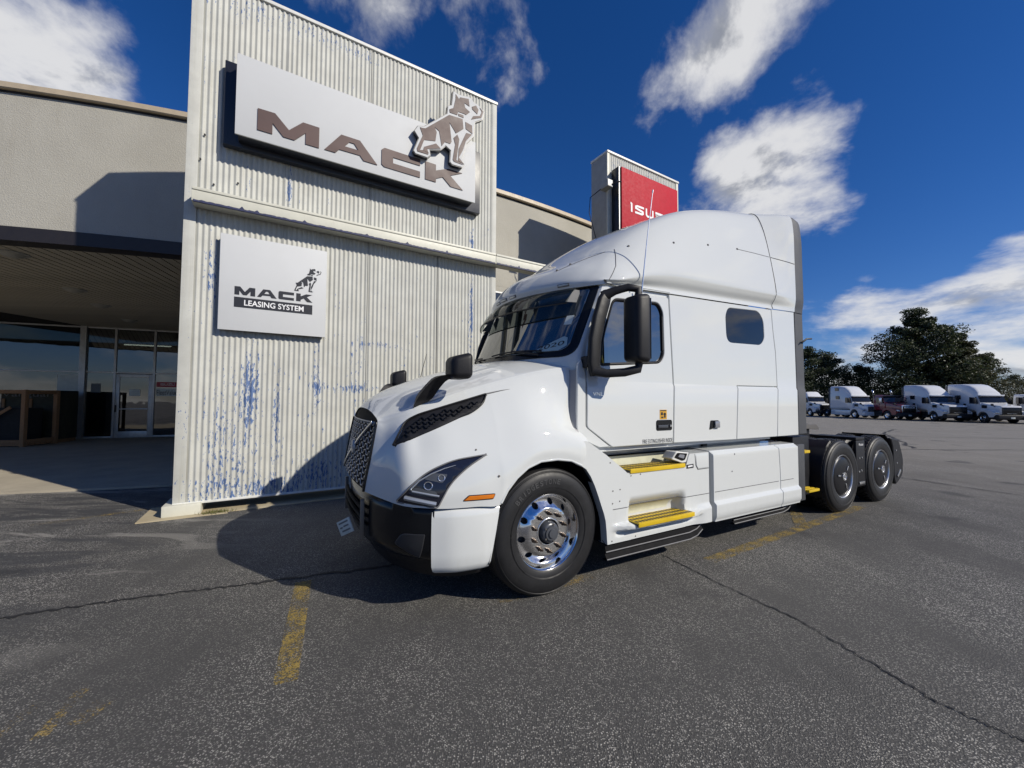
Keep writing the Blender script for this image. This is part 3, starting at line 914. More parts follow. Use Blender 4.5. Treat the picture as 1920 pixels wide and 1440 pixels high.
bs = empty('cabinet_sign', (TX, TY, 0), TR)
tag(bs, 'large white cabinet sign with dark chrome letters and raised bulldog emblem', 'sign')
tbox('back_plate', (.412, -.13, 5.175), (4.46, -.016, 6.395), M['sign_black'], bs, .01)
tbox('cabinet', (.60, -.335, 5.245), (4.21, -.131, 6.385), M['sign_black'], bs, .006)
tbox('face', (.568, -.36, 5.238), (4.245, -.336, 6.392), M['sign_white'], bs, .004)
for k in 'MACK':
    letter('letter', LET[k], -.374, M['brown_reflection'], bs, holes=[AH] if k == 'A' else ())
# emblem stands proud of the face
letter('emblem_backing', inset_poly(DOG_OUT, -.012), -.462, M['sign_black'], bs, th=.07)
letter('emblem_outline', DOG_OUT, -.472, M['sign_white'], bs, th=.009)
for k, L in DOG.items():
    letter('emblem_piece', L, -.480, M['brown_reflection'], bs, th=.007)
# small sign
ss = empty('panel_sign', (TX, TY, 0), TR)
tag(ss, 'square white leasing sign with black letters low on the corrugated wall', 'sign')
tbox('panel_back', (.44, -.095, 2.55), (1.775, -.016, 3.885), M['sign_black'], ss, .004)
tbox('panel_face', (.428, -.112, 2.538), (1.79, -.096, 3.90), M['sign_white'], ss, .003)
fx = (1.598 - .608) / (3.985 - .827); fz = (3.178 - 3.052) / (5.715 - 5.385)
for k in 'MACK':
    letter('letter', LET[k], -.115, M['black_print'], ss, holes=[AH] if k == 'A' else (), th=.002, off=(.608 - .827 * fx, 3.052 - 5.385 * fz), sc=(fx, fz))
gx = (1.721 - 1.335) / (4.365 - 3.043); gz_ = (3.60 - 3.197) / (7.10 - 5.733)
for k, L in DOG.items():
    letter('emblem_piece', L, -.115, M['black_print'], ss, th=.002, off=(1.335 - 3.043 * gx, 3.197 - 5.733 * gz_), sc=(gx, gz_))
tbox('title_bar', (.606, -.1145, 2.872), (1.600, -.1122, 3.018), M['black_print'], ss, 0)
text_obj('lettering', 'LEASING SYSTEM', flat_map(-.1165), (.726, 2.903, 1.481, 2.985), M['white_print'], ss, .018)
# red sign on the pylon
rs = empty('red_sign', (TX, TY, 0), TR)
tag(rs, 'red box sign with white letters on the pylon above the truck roof', 'sign')
tbox('cabinet', (8.115, -.245, 4.55), (10.30, -.02, 7.235), M['sign_black'], rs, .01)
tbox('edge_rail', (8.118, -.262, 4.56), (8.15, -.247, 7.225), M['alu'], rs, .003)
tbox('face', (8.17, -.30, 4.6), (10.275, -.247, 7.215), M['isuzu_red'], rs, .006)
def stroke_poly(pts, w):
    """outline of a flat stroke along a polyline"""
    P = [Vector(p) for p in pts]
    l = []; r = []
    for i, p in enumerate(P):
        e1 = (p - P[i - 1]).normalized() if i > 0 else (P[1] - p).normalized()
        e2 = (P[i + 1] - p).normalized() if i < len(P) - 1 else e1
        n1 = Vector((-e1.y, e1.x)); n2 = Vector((-e2.y, e2.x)); m = (n1 + n2).normalized()
        k = w / 2 / max(.5, m.dot(n1))
        l.append(tuple(p + m * k)); r.append(tuple(p - m * k))
    return l + r[::-1]
zb, zt, wl = 6.18, 6.40, .052
strokes = [[(8.50, zb), (8.50, zt)], [(8.46, zt - .008), (8.50, zt - .008)],
           [(8.94, zt - .026), (8.70, zt - .026), (8.645, zt - .05), (8.645, zt - .085), (8.90, zb + .09), (8.905, zb + .05), (8.86, zb + .026), (8.62, zb + .026)],
           [(9.03, zt), (9.03, zb + .06), (9.065, zb + .026), (9.235, zb + .026), (9.27, zb + .06), (9.27, zt)],
           [(9.37, zt - .026), (9.65, zt - .026), (9.67, zt - .06), (9.40, zb + .07), (9.39, zb + .03), (9.70, zb + .026)],
           [(9.79, zt), (9.79, zb + .06), (9.825, zb + .026), (9.995, zb + .026), (10.03, zb + .06), (10.03, zt)]]
for st in strokes:
    letter('letter', stroke_poly(st, wl), -.306, M['white_print'], rs, th=.005)
fl = empty('floodlight', (TX, TY, 0), TR)
tag(fl, 'small grey floodlight box with cable on the side of the pylon', 'lamp')
tbox('housing', (7.79, -.20, 6.68), (7.965, .06, 6.86), M['steel_shade'], fl, .01)
tbox('lens', (7.80, -.214, 6.69), (7.955, -.201, 6.85), M['cap'], fl, .006)
mb = MB(); mb.tube([(7.93, -.21, 6.74), (8.0, -.30, 6.80), (8.12, -.33, 6.80)], .018, 8); mb.obj('arm', M['sign_black'], fl, 40)
mb = MB(); mb.tube([(7.80, .02, 6.70), (7.72, .1, 6.62), (7.66, .25, 6.55), (7.67, .3, 6.2), (7.95, .35, 5.6), (7.965, .4, 5.0), (7.965, .4, 4.4)], .011, 6); mb.obj('cable', M['sign_black'], fl, 40)
# ------------------------------------------------------------------ hero truck
# truck frame: x = towards the rear from the front hub, y = inboard from the near tyre face, z = up
M['white'] = truck_white()
M['black_plastic'] = simple('black_plastic', (.010, .010, .012), .5, var=.15, bump=.12, bscale=400, ior=1.38)
M['gloss_black'] = simple('gloss_black', (.006, .007, .009), .2, ior=1.4)
M['rubber'] = simple('tyre_rubber', (.013, .013, .014), .5, var=.3, vscale=9, bump=.1, bscale=150, dirt=.2, dirtcol=(.04, .038, .035), ior=1.42)
M['ext'] = simple('grey_extender', (.055, .057, .062), .55, var=.1)
M['chrome'] = simple('polished_aluminium', (.74, .74, .75), .13, metal=1.0, var=.03, rvar=.2, vscale=14)
M['bright'] = simple('bright_trim', (.72, .73, .74), .22, metal=.9)
M['skirt'] = simple('matt_black_skirt', (.010, .010, .011), .75, ior=1.2)
M['silver'] = simple('silver_mesh', (.42, .43, .44), .4, metal=.4)
M['steel'] = simple('weathered_steel', (.16, .15, .14), .5, metal=.6, dirt=.4)
M['rusty'] = simple('rusty_nut', (.085, .06, .042), .5, metal=.7, var=.4, vscale=60)
M['hub'] = simple('hub_cap_plastic', (.06, .065, .075), .3)
M['gap'] = simple('panel_gap', (.09, .09, .095), .8)
M['seal'] = simple('grey_seal', (.16, .16, .165), .7)
M['greyseal'] = simple('pale_grey_seal', (.30, .30, .31), .6)
M['foglens'] = simple('fog_lamp_lens', (.03, .031, .034), .3, ior=1.4)
M['glass'] = glass_mat('cab_side_glass', (.010, .012, .013), 2.9, rough=.01)
M['tint'] = glass_mat('tinted_sleeper_glass', (.006, .007, .009), 1.6, rough=.01)
M['wsglass'] = glass_mat('windshield_glass', (.014, .018, .016), 2.7, rough=.01)
M['smoke'] = glass_mat('smoked_visor', (.012, .016, .014), 1.6, see=.45, rough=.05)
M['lens'] = glass_mat('headlight_lens', (.012, .013, .022), 1.55, rough=.02)
M['lens_bar'] = simple('headlight_reflector', (.42, .45, .48), .22, metal=.5)
M['amber'] = simple('amber_marker', (.62, .17, .008), .25, coat=.6)
M['yellow'] = simple('yellow_step', (.62, .42, .01), .45, dirt=.25, dirtcol=(.2, .15, .05))
M['sticker'] = simple('orange_sticker', (.62, .33, .02), .5)
M['letterblack'] = simple('vinyl_lettering', (.02, .02, .02), .5)
M['greyrail'] = simple('galvanised_rail', (.34, .36, .39), .4, metal=.5, dirt=.3)
M['stain'] = simple('stained_white', (.60, .60, .47), .35, coat=.5, dirt=.3, dirtcol=(.45, .43, .26))
M['lightlens'] = simple('clear_lens', (.30, .31, .34), .15, metal=.3)

TW = 2.44
YC = 1.22
truck = empty('semi_truck', (.30966, 3.22439, 0), rad(28.9))
tag(truck, 'large white sleeper cab tractor truck parked in front of the corrugated tower', 'truck')
def tb(name, a, b, mat, parent=None, bev=.006, smooth=30, mx=None):
    mb = MB(); mb.box(a, b, bev, mx); return mb.obj(name, mat, parent or truck, smooth)

# ---- hood: interpolated control net, rows bottom->centre, columns rear->front
HC = [
 [(.30, -.03, 1.03), (.10, -.03, 1.085), (-.15, -.03, 1.08), (-.385, -.03, .905), (-.64, .0, .79), (-.85, .05, .79), (-1.0, .12, .80), (-1.12, .24, .81), (-1.245, .42, .83), (-1.335, .56, .86)],
 [(.32, -.035, 1.12), (.10, -.035, 1.17), (-.15, -.035, 1.16), (-.40, -.03, 1.0), (-.65, .0, .90), (-.85, .05, .90), (-1.0, .12, .90), (-1.12, .235, .90), (-1.24, .41, .92), (-1.325, .55, .94)],
 [(.34, -.01, 1.235), (.10, -.01, 1.29), (-.15, .0, 1.28), (-.40, -.005, 1.13), (-.65, .02, 1.03), (-.85, .075, 1.02), (-1.0, .14, 1.01), (-1.115, .24, 1.00), (-1.23, .41, 1.02), (-1.31, .545, 1.03)],
 [(.315, .10, 1.33), (.10, .08, 1.38), (-.15, .09, 1.37), (-.40, .08, 1.26), (-.65, .09, 1.17), (-.85, .13, 1.14), (-1.0, .18, 1.12), (-1.11, .265, 1.10), (-1.222, .42, 1.11), (-1.295, .54, 1.12)],
 [(.30, .145, 1.48), (.10, .15, 1.50), (-.15, .17, 1.48), (-.40, .18, 1.40), (-.65, .19, 1.32), (-.85, .21, 1.27), (-1.0, .245, 1.24), (-1.105, .31, 1.21), (-1.212, .44, 1.205), (-1.28, .54, 1.21)],
 [(.31, .155, 1.68), (.10, .17, 1.67), (-.15, .20, 1.63), (-.40, .23, 1.56), (-.65, .26, 1.48), (-.85, .28, 1.415), (-1.0, .31, 1.37), (-1.10, .365, 1.325), (-1.203, .465, 1.295), (-1.265, .545, 1.30)],
 [(.32, .175, 1.84), (.10, .20, 1.81), (-.15, .235, 1.755), (-.40, .27, 1.685), (-.65, .31, 1.61), (-.85, .345, 1.54), (-1.0, .385, 1.485), (-1.10, .43, 1.43), (-1.198, .51, 1.375), (-1.25, .56, 1.385)],
 [(.34, .25, 1.915), (.10, .28, 1.885), (-.15, .32, 1.83), (-.40, .36, 1.765), (-.65, .41, 1.695), (-.85, .45, 1.63), (-1.0, .49, 1.575), (-1.10, .54, 1.515), (-1.20, .60, 1.445), (-1.25, .64, 1.425)],
 [(.40, .60, 1.985), (.12, .62, 1.955), (-.15, .66, 1.905), (-.40, .70, 1.84), (-.65, .74, 1.77), (-.85, .78, 1.705), (-1.0, .80, 1.65), (-1.11, .83, 1.59), (-1.21, .86, 1.52), (-1.26, .88, 1.475)],
 [(.43, 1.22, 2.03), (.13, 1.22, 2.00), (-.15, 1.22, 1.95), (-.40, 1.22, 1.885), (-.65, 1.22, 1.815), (-.85, 1.22, 1.75), (-1.0, 1.22, 1.69), (-1.12, 1.22, 1.63), (-1.22, 1.22, 1.56), (-1.275, 1.22, 1.495)],
]
H = np.array(HC, float)
for _c, _vals in {1: [(.06, 1.39), (.115, 1.52), (.16, 1.67)], 2: [(.05, 1.39), (.105, 1.51), (.17, 1.64)], 3: [(.05, 1.27), (.115, 1.42), (.195, 1.565)], 4: [(.07, 1.175), (.14, 1.33), (.225, 1.48)], 5: [(.11, 1.14), (.175, 1.28), (.26, 1.42)]}.items():
    for _k, (_v, _z) in enumerate(_vals): H[3 + _k, _c, 1:] = (_v, _z)
for _r in range(6):
    H[_r, 7, 1] -= .035; H[_r, 7, 0] -= .012; H[_r, 6, 1] -= .014
_nc = catmull(H, 20, 1)[:, 3 * 20 + 6]
_nc[0] = (-.462, -.029, .79); _nc[1, 2] = .925
H = np.concatenate([H[:, :4], _nc[:, None], H[:, 4:]], 1)
# tighter shoulder along the hood ridge
H[7, :, 1] = H[6, :, 1] + .055; H[7, :, 2] = H[6, :, 2] + (.045 if True else 0)
H[7, -1] = (-1.25, .61, 1.42); H[7, -2, 2] = 1.43
Hm = H[:-1][::-1].copy(); Hm[..., 1] = TW - Hm[..., 1]
Hfull = np.concatenate([H, Hm])
Hd = catmull(catmull(Hfull, 6, 0), 6, 1)
mb = MB(); mb.grid(Hd)
mb.grid(np.array([Hd[:, 0, :], Hd[:, 0, :] + np.array([.055, .0, -.004]) + np.stack([np.zeros(len(Hd)), np.sign(YC - Hd[:, 0, 1]) * .02, np.zeros(len(Hd))], 1)]))
hood = mb.obj('hood', M['white'], truck, 60)
def bvh_of(P):
    t = MB(); t.grid(P); return BVHTree.FromPolygons(t.v, t.f)
hood_near = catmull(catmull(H, 6, 0), 6, 1)
HB = bvh_of(hood_near)
def hoodmap(u, z, d=0.0):
    best = None
    for du, dz in [(0, 0), (0, -.015), (0, .015), (.02, 0), (-.02, 0), (.05, 0), (0, .05), (0, -.05), (.09, 0), (.13, 0), (.17, .0)]:
        h = HB.ray_cast(Vector((u + du, -2, z + dz)), Vector((0, 1, 0)))
        if h[0] is not None:
            return (u, h[0].y + d, z)
    return (u, .1 + d, z)
def hoodmap_n(off):
    """offset along the surface normal"""
    def f(u, z, d=0.0):
        for du, dz in [(0, 0), (0, -.015), (0, .015), (.02, 0), (.05, 0), (.09, 0), (.13, 0)]:
            h = HB.ray_cast(Vector((u + du, -2, z + dz)), Vector((0, 1, 0)))
            if h[0] is not None:
                n = h[1] if h[1].y < 0 else -h[1]
                p = Vector((u, h[0].y, z)) + n * (off - d)
                return tuple(p)
        return (u, .1, z)
    return f
# wheel-arch lip and inner liner
arch = [(.31, 1.02), (.20, 1.07), (.06, 1.09), (-.1, 1.085), (-.22, 1.045), (-.32, .975), (-.40, .89), (-.455, .80)]
mb = MB(); mb.tube([(u, -.022, z) for u, z in arch], .012, 8); mb.obj('arch_lip', M['white'], hood, 50)
for s in (0, 1):
    mb = MB()
    prof = [(.60, .30), (.60, .55), (.49, .80), (.33, 1.0), (.06, 1.075), (-.15, 1.06), (-.30, .97), (-.42, .84), (-.47, .70), (-.54, .35)]
    yy0, yy1 = (.0, .62) if s == 0 else (TW - .62, TW)
    mb.grid(np.array([[(u, y, z) for u, z in prof] for y in (yy0, yy1)]))
    mb.grid(np.array([[(u, (yy1 if s == 0 else yy0), z) for u, z in prof], [(u, (yy1 if s == 0 else yy0), .3) for u, z in prof]]))
    mb.obj('wheel_arch_liner', M['black_plastic'], truck, 50)
# grille between the two corner edges
ge = hood_near[:, -1, :]
gedge = [tuple(p) for p in catmull(H[:, -1, :], 4, 0)][:25]      # near edge from bottom to top corner
mb = MB()
L = [(p[0] + .012, p[1] + .01, p[2]) for p in gedge]
rows = []
for p in L:
    rows.append([(p[0] - .035 * (1 - ((y - YC) / (YC - p[1])) ** 2) * 1.0, y, p[2]) for y in lin(p[1], TW - p[1], 14)])
G = np.array(rows)
mb.grid(G)
top = [(x, y, z) for x, y, z in [tuple(q) for q in np.concatenate([catmull(H[6:, -1, :], 4, 0)])]]
mb2 = MB()
t_near = catmull(H[6:, -1, :], 4, 0)
t_full = np.concatenate([t_near, np.array([(p[0], TW - p[1], p[2]) for p in t_near[::-1][1:]])])
rowtop = np.array([(p[0] + .012, p[1], p[2]) for p in t_full])
rowbot = np.array([(G[-1, 0, 0] - .035 * (1 - min(1, abs((p[1] - YC) / (YC - L[-1][1])) ** 2)), p[1], G[-1, 0, 2] - .002) for p in t_full])
mb.grid(np.array([rowtop, rowbot]))
grille = mb.obj('grille', M['skirt'], truck, 60)
# honeycomb waves of the grille
def grille_pt(y, z, off=.012):
    zs = [r[0][2] for r in rows]
    z = max(zs[0], min(zs[-1], z))
    i = max(0, min(len(zs) - 2, int(np.searchsorted(zs, z) - 1)))
    t = (z - zs[i]) / max(1e-6, zs[i + 1] - zs[i])
    p = np.array(L[i]) * (1 - t) + np.array(L[i + 1]) * t
    k = max(0.0, 1 - ((y - YC) / (YC - p[1])) ** 2)
    return (p[0] - .035 * k - off, y, z), p[1]
nrow = 12
for r in range(nrow):
    zc = .905 + r * (1.425 - .905) / (nrow - 1)
    pts = []
    y = .60
    ph = 0
    cell = .052
    yy = .58
    while yy < TW - .58:
        k = ph % 4
        dzv = (.016, .016, -.016, -.016)[k]
        p, ye = grille_pt(yy, zc + dzv)
        if yy > ye + .02 and yy < TW - ye - .02:
            pts.append(p)
        yy += (.050, .026, .050, .026)[k]
        ph += 1
    mb = MB(); mb.tube(pts, .0056, 5); mb.obj('grille_wave', M['silver'], grille, 60)
bar = [grille_pt(.66 + (1.78 - .66) * t, 1.385 - (1.385 - .90) * t, .022)[0] for t in lin(0, 1, 12)]
mb = MB(); mb.tube(bar, .012, 8); mb.obj('diagonal_bar', M['bright'], grille, 50)
p, _ = grille_pt(1.22, 1.14, .03)
mb = MB(); mb.lathe([(.0, -.012), (.03, -.012), (.04, -.006), (.058, -.008), (.066, .0), (.067, .012)], 32, 'x', p); mb.obj('round_emblem', M['silver'], grille, 50)
mb = MB(); mb.tube([(L_[0] - .02, L_[1], L_[2]) for L_ in L], .011, 8); mb.obj('grille_frame', M['gloss_black'], grille, 50)
mb = MB(); mb.tube([(L_[0] - .02, TW - L_[1], L_[2]) for L_ in L], .011, 8); mb.obj('grille_frame', M['gloss_black'], grille, 50)

# ---- side vent in the hood
vent_o = round_poly([(-1.165, 1.225, .008), (-1.085, 1.395, .06), (-.99, 1.45, .05), (-.46, 1.615, .012), (-.50, 1.54, .05), (-.58, 1.48, .05)], .02, 4)
vent = panel('hood_vent', vent_o, hoodmap_n(.006), M['black_plastic'], truck, thick=.01, bev=.006, ca=lin(-1.15, -.47, 16), cb=lin(1.24, 1.6, 9), smooth=60)
mb = MB(); vm_ = hoodmap_n(.011); mb.tube([vm_(a, b) for a, b in vent_o + vent_o[:1]], .008, 6, False); mb.obj('vent_frame', M['black_plastic'], vent, 60)
def inside(poly, x, y):
    c = False; n = len(poly)
    for i in range(n):
        x0, y0 = poly[i]; x1, y1 = poly[i - 1]
        if (y0 > y) != (y1 > y) and x < (x1 - x0) * (y - y0) / (y1 - y0) + x0: c = not c
    return c
vin = inset_poly(vent_o, .022)
vm_ = hoodmap_n(.013)
for r in range(15):
    seg = []
    for k in range(70):
        a = -1.16 + k * .0105
        b = 1.235 + r * .030 + (.010 if (k // 2) % 2 else -.006) + (a + 1.16) * .0
        if inside(vin, a, b): seg.append(vm_(a, b))
        else:
            if len(seg) > 3:
                mb = MB(); mb.tube(seg, .0045, 4); mb.obj('vent_wave', M['gloss_black'], vent, 60)
            seg = []
    if len(seg) > 3:
        mb = MB(); mb.tube(seg, .0045, 4); mb.obj('vent_wave', M['gloss_black'], vent, 60)
mb = MB(); vm_ = hoodmap_n(.001); mb.tube([vm_(a, b) for a, b in [(-.46, 1.618), (-.40, 1.632), (-.33, 1.648), (-.26, 1.660)]], [.007, .006, .004, .001], 6); mb.obj('vent_crease', M['seal'], vent, 60)
# ---- headlight
hl_o = round_poly([(-1.165, .835, .02), (-1.08, .965, .12), (-.965, 1.055, .15), (-.80, 1.125, .15), (-.55, 1.158, .004), (-.70, 1.075, .12), (-.835, .96, .12), (-.915, .80, .02)], .03, 4)
hl = panel('headlight', hl_o, hoodmap_n(.004), M['lens'], truck, thick=.008, bev=.005, ca=lin(-1.15, -.57, 14), cb=lin(.82, 1.14, 9), smooth=60)
vm_ = hoodmap_n(.007)
mb = MB(); mb.tube([vm_(a, b) for a, b in hl_o + hl_o[:1]], .006, 6, False); mb.obj('lens_rim', M['seal'], hl, 60)
vm_ = hoodmap_n(.010)
for (a0, b0, a1, b1, w) in [(-1.115, .872, -.925, .828, .017), (-1.075, .918, -.905, .882, .008)]:
    mb = MB(); mb.tube([vm_(a0 + (a1 - a0) * t, b0 + (b1 - b0) * t) for t in lin(0, 1, 8)], w, 6); mb.obj('light_bar', M['lens_bar'], hl, 50)
mb = MB(); mb.tube([vm_(a, b) for a, b in [(-1.085, .93), (-1.03, .99), (-.95, 1.035), (-.86, 1.07), (-.78, 1.09)]], [.007, .006, .005, .004, .002], 6); mb.obj('light_guide', M['lens_bar'], hl, 50)
for (a0, b0, a1, b1, a2, b2, a3, b3) in [(-1.10, .90, -1.06, .945, -.925, .915, -.91, .868), (-1.0, 1.0, -.93, 1.04, -.84, 1.03, -.88, .97)]:
    panel('reflector_bowl', round_poly([(a0, b0), (a1, b1), (a2, b2), (a3, b3)], .012, 3), hoodmap_n(.0062), M['hub'], hl, thick=.001, bev=0, ca=lin(-1.08, -.86, 5))
for (a, b, r) in [(-.975, .955, .026), (-.885, 1.005, .022)]:
    mb = MB(); vm2 = hoodmap_n(.008); mb.tube([vm2(a + r * math.cos(t), b + r * math.sin(t)) for t in lin(0, 6.28319, 20)], .004, 5, False); mb.obj('projector_ring', M['bright'], hl, 50)
# amber marker
am_o = round_poly([(-.735, .842), (-.70, .872), (-.508, .872), (-.522, .842)], .006, 2)
am = panel('side_marker', am_o, hoodmap_n(.010), M['amber'], truck, thick=.008, bev=.003, ca=lin(-.72, -.52, 5))
panel('marker_bezel', inset_poly(am_o, -.006), hoodmap_n(.004), M['black_plastic'], am, thick=.004, bev=.002, ca=lin(-.72, -.52, 5))
vm_ = hoodmap_n(.003)
for (a, b, r) in [(-.62, 1.195, .006), (-.47, 1.00, .008)]:
    p = vm_(a, b); mb = MB(); mb.lathe([(0, -.004), (r, -.003), (r, .004)], 10, 'y', p); mb.obj('rivet', M['steel'], hood, 50)

# ---- bumper
def bump_row(z, inset=0.0, rear=-.45):
    pts = [(rear, 0.0), (-.62, .0), (-.80, .03), (-.95, .095), (-1.06, .18), (-1.155, .30), (-1.225, .43), (-1.28, .60), (-1.315, .82), (-1.33, 1.05), (-1.335, 1.22)]
    out = []
    for u, v in pts:
        k = max(0.0, min(1.0, (-u - .55) / .5))
        out.append((u + inset * k, v + inset * (1 - .3 * k), z))
    return out
zl = [(.32, .050), (.34, .022), (.38, .004), (.46, .0), (.60, -.002), (.72, .0), (.765, .006), (.782, .025)]
rowsB = [bump_row(z, ins, -.535 + (z - .32) * .19) for z, ins in zl]
Bn = np.array(rowsB)
near_white = catmull(Bn[:, :4, :], 5, 1)
mb = MB(); mb.grid(near_white); mb.grid(np.array([near_white[-1], near_white[-1] + np.array([0, .16, .0])]))
mb.grid(np.array([near_white[:, 0, :], near_white[:, 0, :] + np.array([0, .10, 0])]))
bumper = mb.obj('bumper_corner', M['white'], truck, 50)
far_white = near_white.copy(); far_white[..., 1] = TW - far_white[..., 1]
mb = MB(); mb.grid(far_white); mb.obj('bumper_corner', M['white'], truck, 50)
zk = [(.40, .07), (.44, .02), (.50, .006), (.62, .005), (.74, .006), (.80, .012), (.83, .05)]
rowsK = np.array([bump_row(z, ins, -.53)[3:] for z, ins in zk])
rowsK[:, 0, 0] += .012; rowsK[:, 0, 1] -= .012; 
K_ = rowsK[:, :-1][:, ::-1].copy(); K_[..., 1] = TW - K_[..., 1]
mb = MB(); mb.grid(catmull(np.concatenate([rowsK, K_], 1), 4, 1)); bk = mb.obj('bumper_center', M['gloss_black'], truck, 50)
# lower air dam
rowsD = np.array([bump_row(z, ins, -.53) for z, ins in [(.25, .15), (.31, .12), (.41, .06)]])
D_ = rowsD[:, :-1][:, ::-1].copy(); D_[..., 1] = TW - D_[..., 1]
mb = MB(); mb.grid(catmull(np.concatenate([rowsD, D_], 1), 3, 1)); mb.obj('air_dam', M['black_plastic'], truck, 50)
KB = BVHTree.FromPolygons(*(lambda t: (t.v, t.f))(MB().grid(catmull(rowsK, 4, 1))))
def kmap(off):
    def f(u, z, d=0.0):
        h = KB.ray_cast(Vector((u, -2, z)), Vector((0, 1, 0)))
        if h[0] is None: return (u, .3, z)
        n = h[1] if h[1].y < 0 else -h[1]
        return tuple(Vector((u, h[0].y, z)) + n * (off - d))
    return f
fog_o = round_poly([(-1.16, .515, .02), (-1.12, .60, .03), (-.985, .608, .01), (-1.01, .43, .01), (-1.07, .46, .01)], .01, 3)
fg = panel('fog_light', fog_o, kmap(.006), M['foglens'], bk, thick=.005, bev=.004, ca=lin(-1.14, -1.0, 5), cb=lin(.46, .6, 4))
# bright brackets either side of the lower grille
for y in (.70, TW - .70):
    mb = MB(); mb.box((-1.345, y - .012, .45), (-1.315, y + .012, .775), .004); mb.obj('bumper_bracket', M['steel'], bk, 30)
for i, z in enumerate((.55, .62, .69)):
    mb = MB(); mb.tube([(-1.345 + .03 * ((y - YC) / .6) ** 2, y, z) for y in lin(.74, TW - .74, 10)], .016, 6); mb.obj('lower_slat', M['skirt'], bk, 50)
pm = Matrix.Translation((-1.40, 1.18, .43)) @ Matrix.Rotation(rad(24), 4, 'Z') @ Matrix.Rotation(rad(-10), 4, 'Y') @ Matrix.Rotation(rad(-24), 4, 'X')
plate = tb('licence_plate', (-.004, -.125, -.065), (.004, .125, .065), M['paper'], truck, .002, mx=pm)
for (y_, z_, w_) in [(-.09, .035, .18), (-.08, .0, .10), (.04, -.005, .05), (-.09, -.038, .16)]:
    tb('plate_print', (-.0056, y_, z_), (-.0042, y_ + w_, z_ + .014), M['paper_grey'], plate, 0, mx=pm)

# ---- cab shell (levels of plan outline)
def cab_front(z):
    zz = max(1.95, min(2.72, z))
    return .02 + .43 * (zz - 1.95), .37
WQ = 1.115
def ws_map(off):
    def f(q, z, d=0.0):
        uc, b = cab_front(z)
        return (uc + b * q * q - off + d, YC - WQ * q, z)
    return f
qs = [1.0, .985, .96, .93, .88, .8, .7, .58, .45, .3, .15, 0]
def cab_plan(z):
    uc, b = cab_front(z)
    tumble = .0 if z < 1.75 else .012 * (z - 1.75)
    near = [(3.46, .105 + tumble), (2.6, .105 + tumble), (1.7, .105 + tumble), (.9, .105 + tumble), (uc + b + .10, .105 + tumble), (uc + b + .035, .107 + tumble)]
    for q in qs[1:]:
        near.append((uc + b * q * q, max(.112 + tumble, YC - WQ * q)))
    far = [(u, TW - v) for u, v in near[:-1][::-1]]
    return [(u, v, z) for u, v in near + far]
mb = MB()
mb.grid(np.array([cab_plan(z) for z in (1.13, 1.5, 1.9, 1.95, 2.05, 2.2, 2.35, 2.5, 2.62, 2.70)]))
mb.box((3.40, .11, 1.14), (3.46, TW - .11, 2.75))
mb.box((.45, .12, 1.10), (3.42, TW - .12, 1.14))
cab = mb.obj('cab', M['white'], truck, 50)
# windscreen surround, glass, stickers
ws_band = round_poly([(-.965, 1.965, .12), (-.965, 2.655, .03), (.965, 2.655, .03), (.965, 1.965, .12)], .1, 6)
cq = lin(-.9, .9, 22); cz = lin(2.0, 2.64, 5)
wsb = panel('windshield_surround', ws_band, ws_map(.010), M['gloss_black'], cab, thick=.01, bev=.006, ca=cq, cb=cz, smooth=60)
ws_gl = round_poly([(-.90, 2.025, .09), (-.905, 2.63, .02), (.905, 2.63, .02), (.90, 2.025, .09)], .1, 6)
ws = panel('windshield', ws_gl, ws_map(.016), M['wsglass'], cab, thick=.004, bev=.002, ca=cq, cb=cz, smooth=60)
st_o = [(.40, 2.02), (.84, 2.02), (.86, 2.10), (.74, 2.20)]
stk = panel('year_sticker', [(.60, 2.03), (.83, 2.03), (.885, 2.075), (.87, 2.15), (.84, 2.165)], ws_map(.0185), simple('pale_blue_sticker', (.30, .42, .46), .5), ws, thick=.001, bev=0, ca=lin(.62, .86, 5))
def st_map(a, b, d):
    # letters lie along the slanting sticker
    q = .80 - a * .26; z = 2.045 + b * .055 + (1 - a) * .0 + a * .03
    return ws_map(.0195)(q, z, 0)
text_obj('sticker_lettering', '2020', lambda a, b, d: ws_map(.0195)(.645 + a * .215, 2.036 + b * .045 + a * .045, 0), (0, 0, 1, 1), M['letterblack'], ws, .01)
panel('inspection_sticker', [(.80, 2.28), (.86, 2.28), (.86, 2.37), (.80, 2.37)], ws_map(.0185), M['paper'], ws, thick=.001, bev=0)
# wipers
for q0 in (.36, -.50):
    base = ws_map(.05)(q0 + .34, 2.0)
    pts = [ws_map(.035)(q0 + .34 - .62 * t, 2.035 + .018 * math.sin(t * 3.1)) for t in lin(0, 1, 10)]
    wp = empty('wiper', (0, 0, 0), 0, truck)
    mb = MB(); mb.tube(pts, .008, 6); mb.obj('blade', M['black_plastic'], wp, 50)
    mb = MB(); mb.tube([base, ws_map(.06)(q0 + .2, 2.03), ws_map(.05)(q0 + .03, 2.055)], .011, 6); mb.obj('arm', M['black_plastic'], wp, 50)
# exterior visor of smoked plastic
vis = []
for zz_, off in [(2.635, .10), (2.58, .135), (2.50, .15), (2.475, .15)]:
    vis.append([ws_map(off)(q, zz_) for q in lin(-.86, .86, 30)])
mb = MB(); mb.grid(np.array(vis)); visor = mb.obj('sun_visor', M['smoke'], truck, 60)
mb = MB(); mb.tube(vis[-1], .009, 6); mb.obj('visor_edge', M['gloss_black'], visor, 50)
for q in (-.84, -.42, 0, .42, .84):
    mb = MB(); mb.grid(np.array([[ws_map(.02)(q, 2.62), ws_map(.02)(q, 2.50)], [ws_map(.10)(q, 2.62), ws_map(.145)(q, 2.49)]])); mb.obj('visor_rib', M['seal'], visor, None)

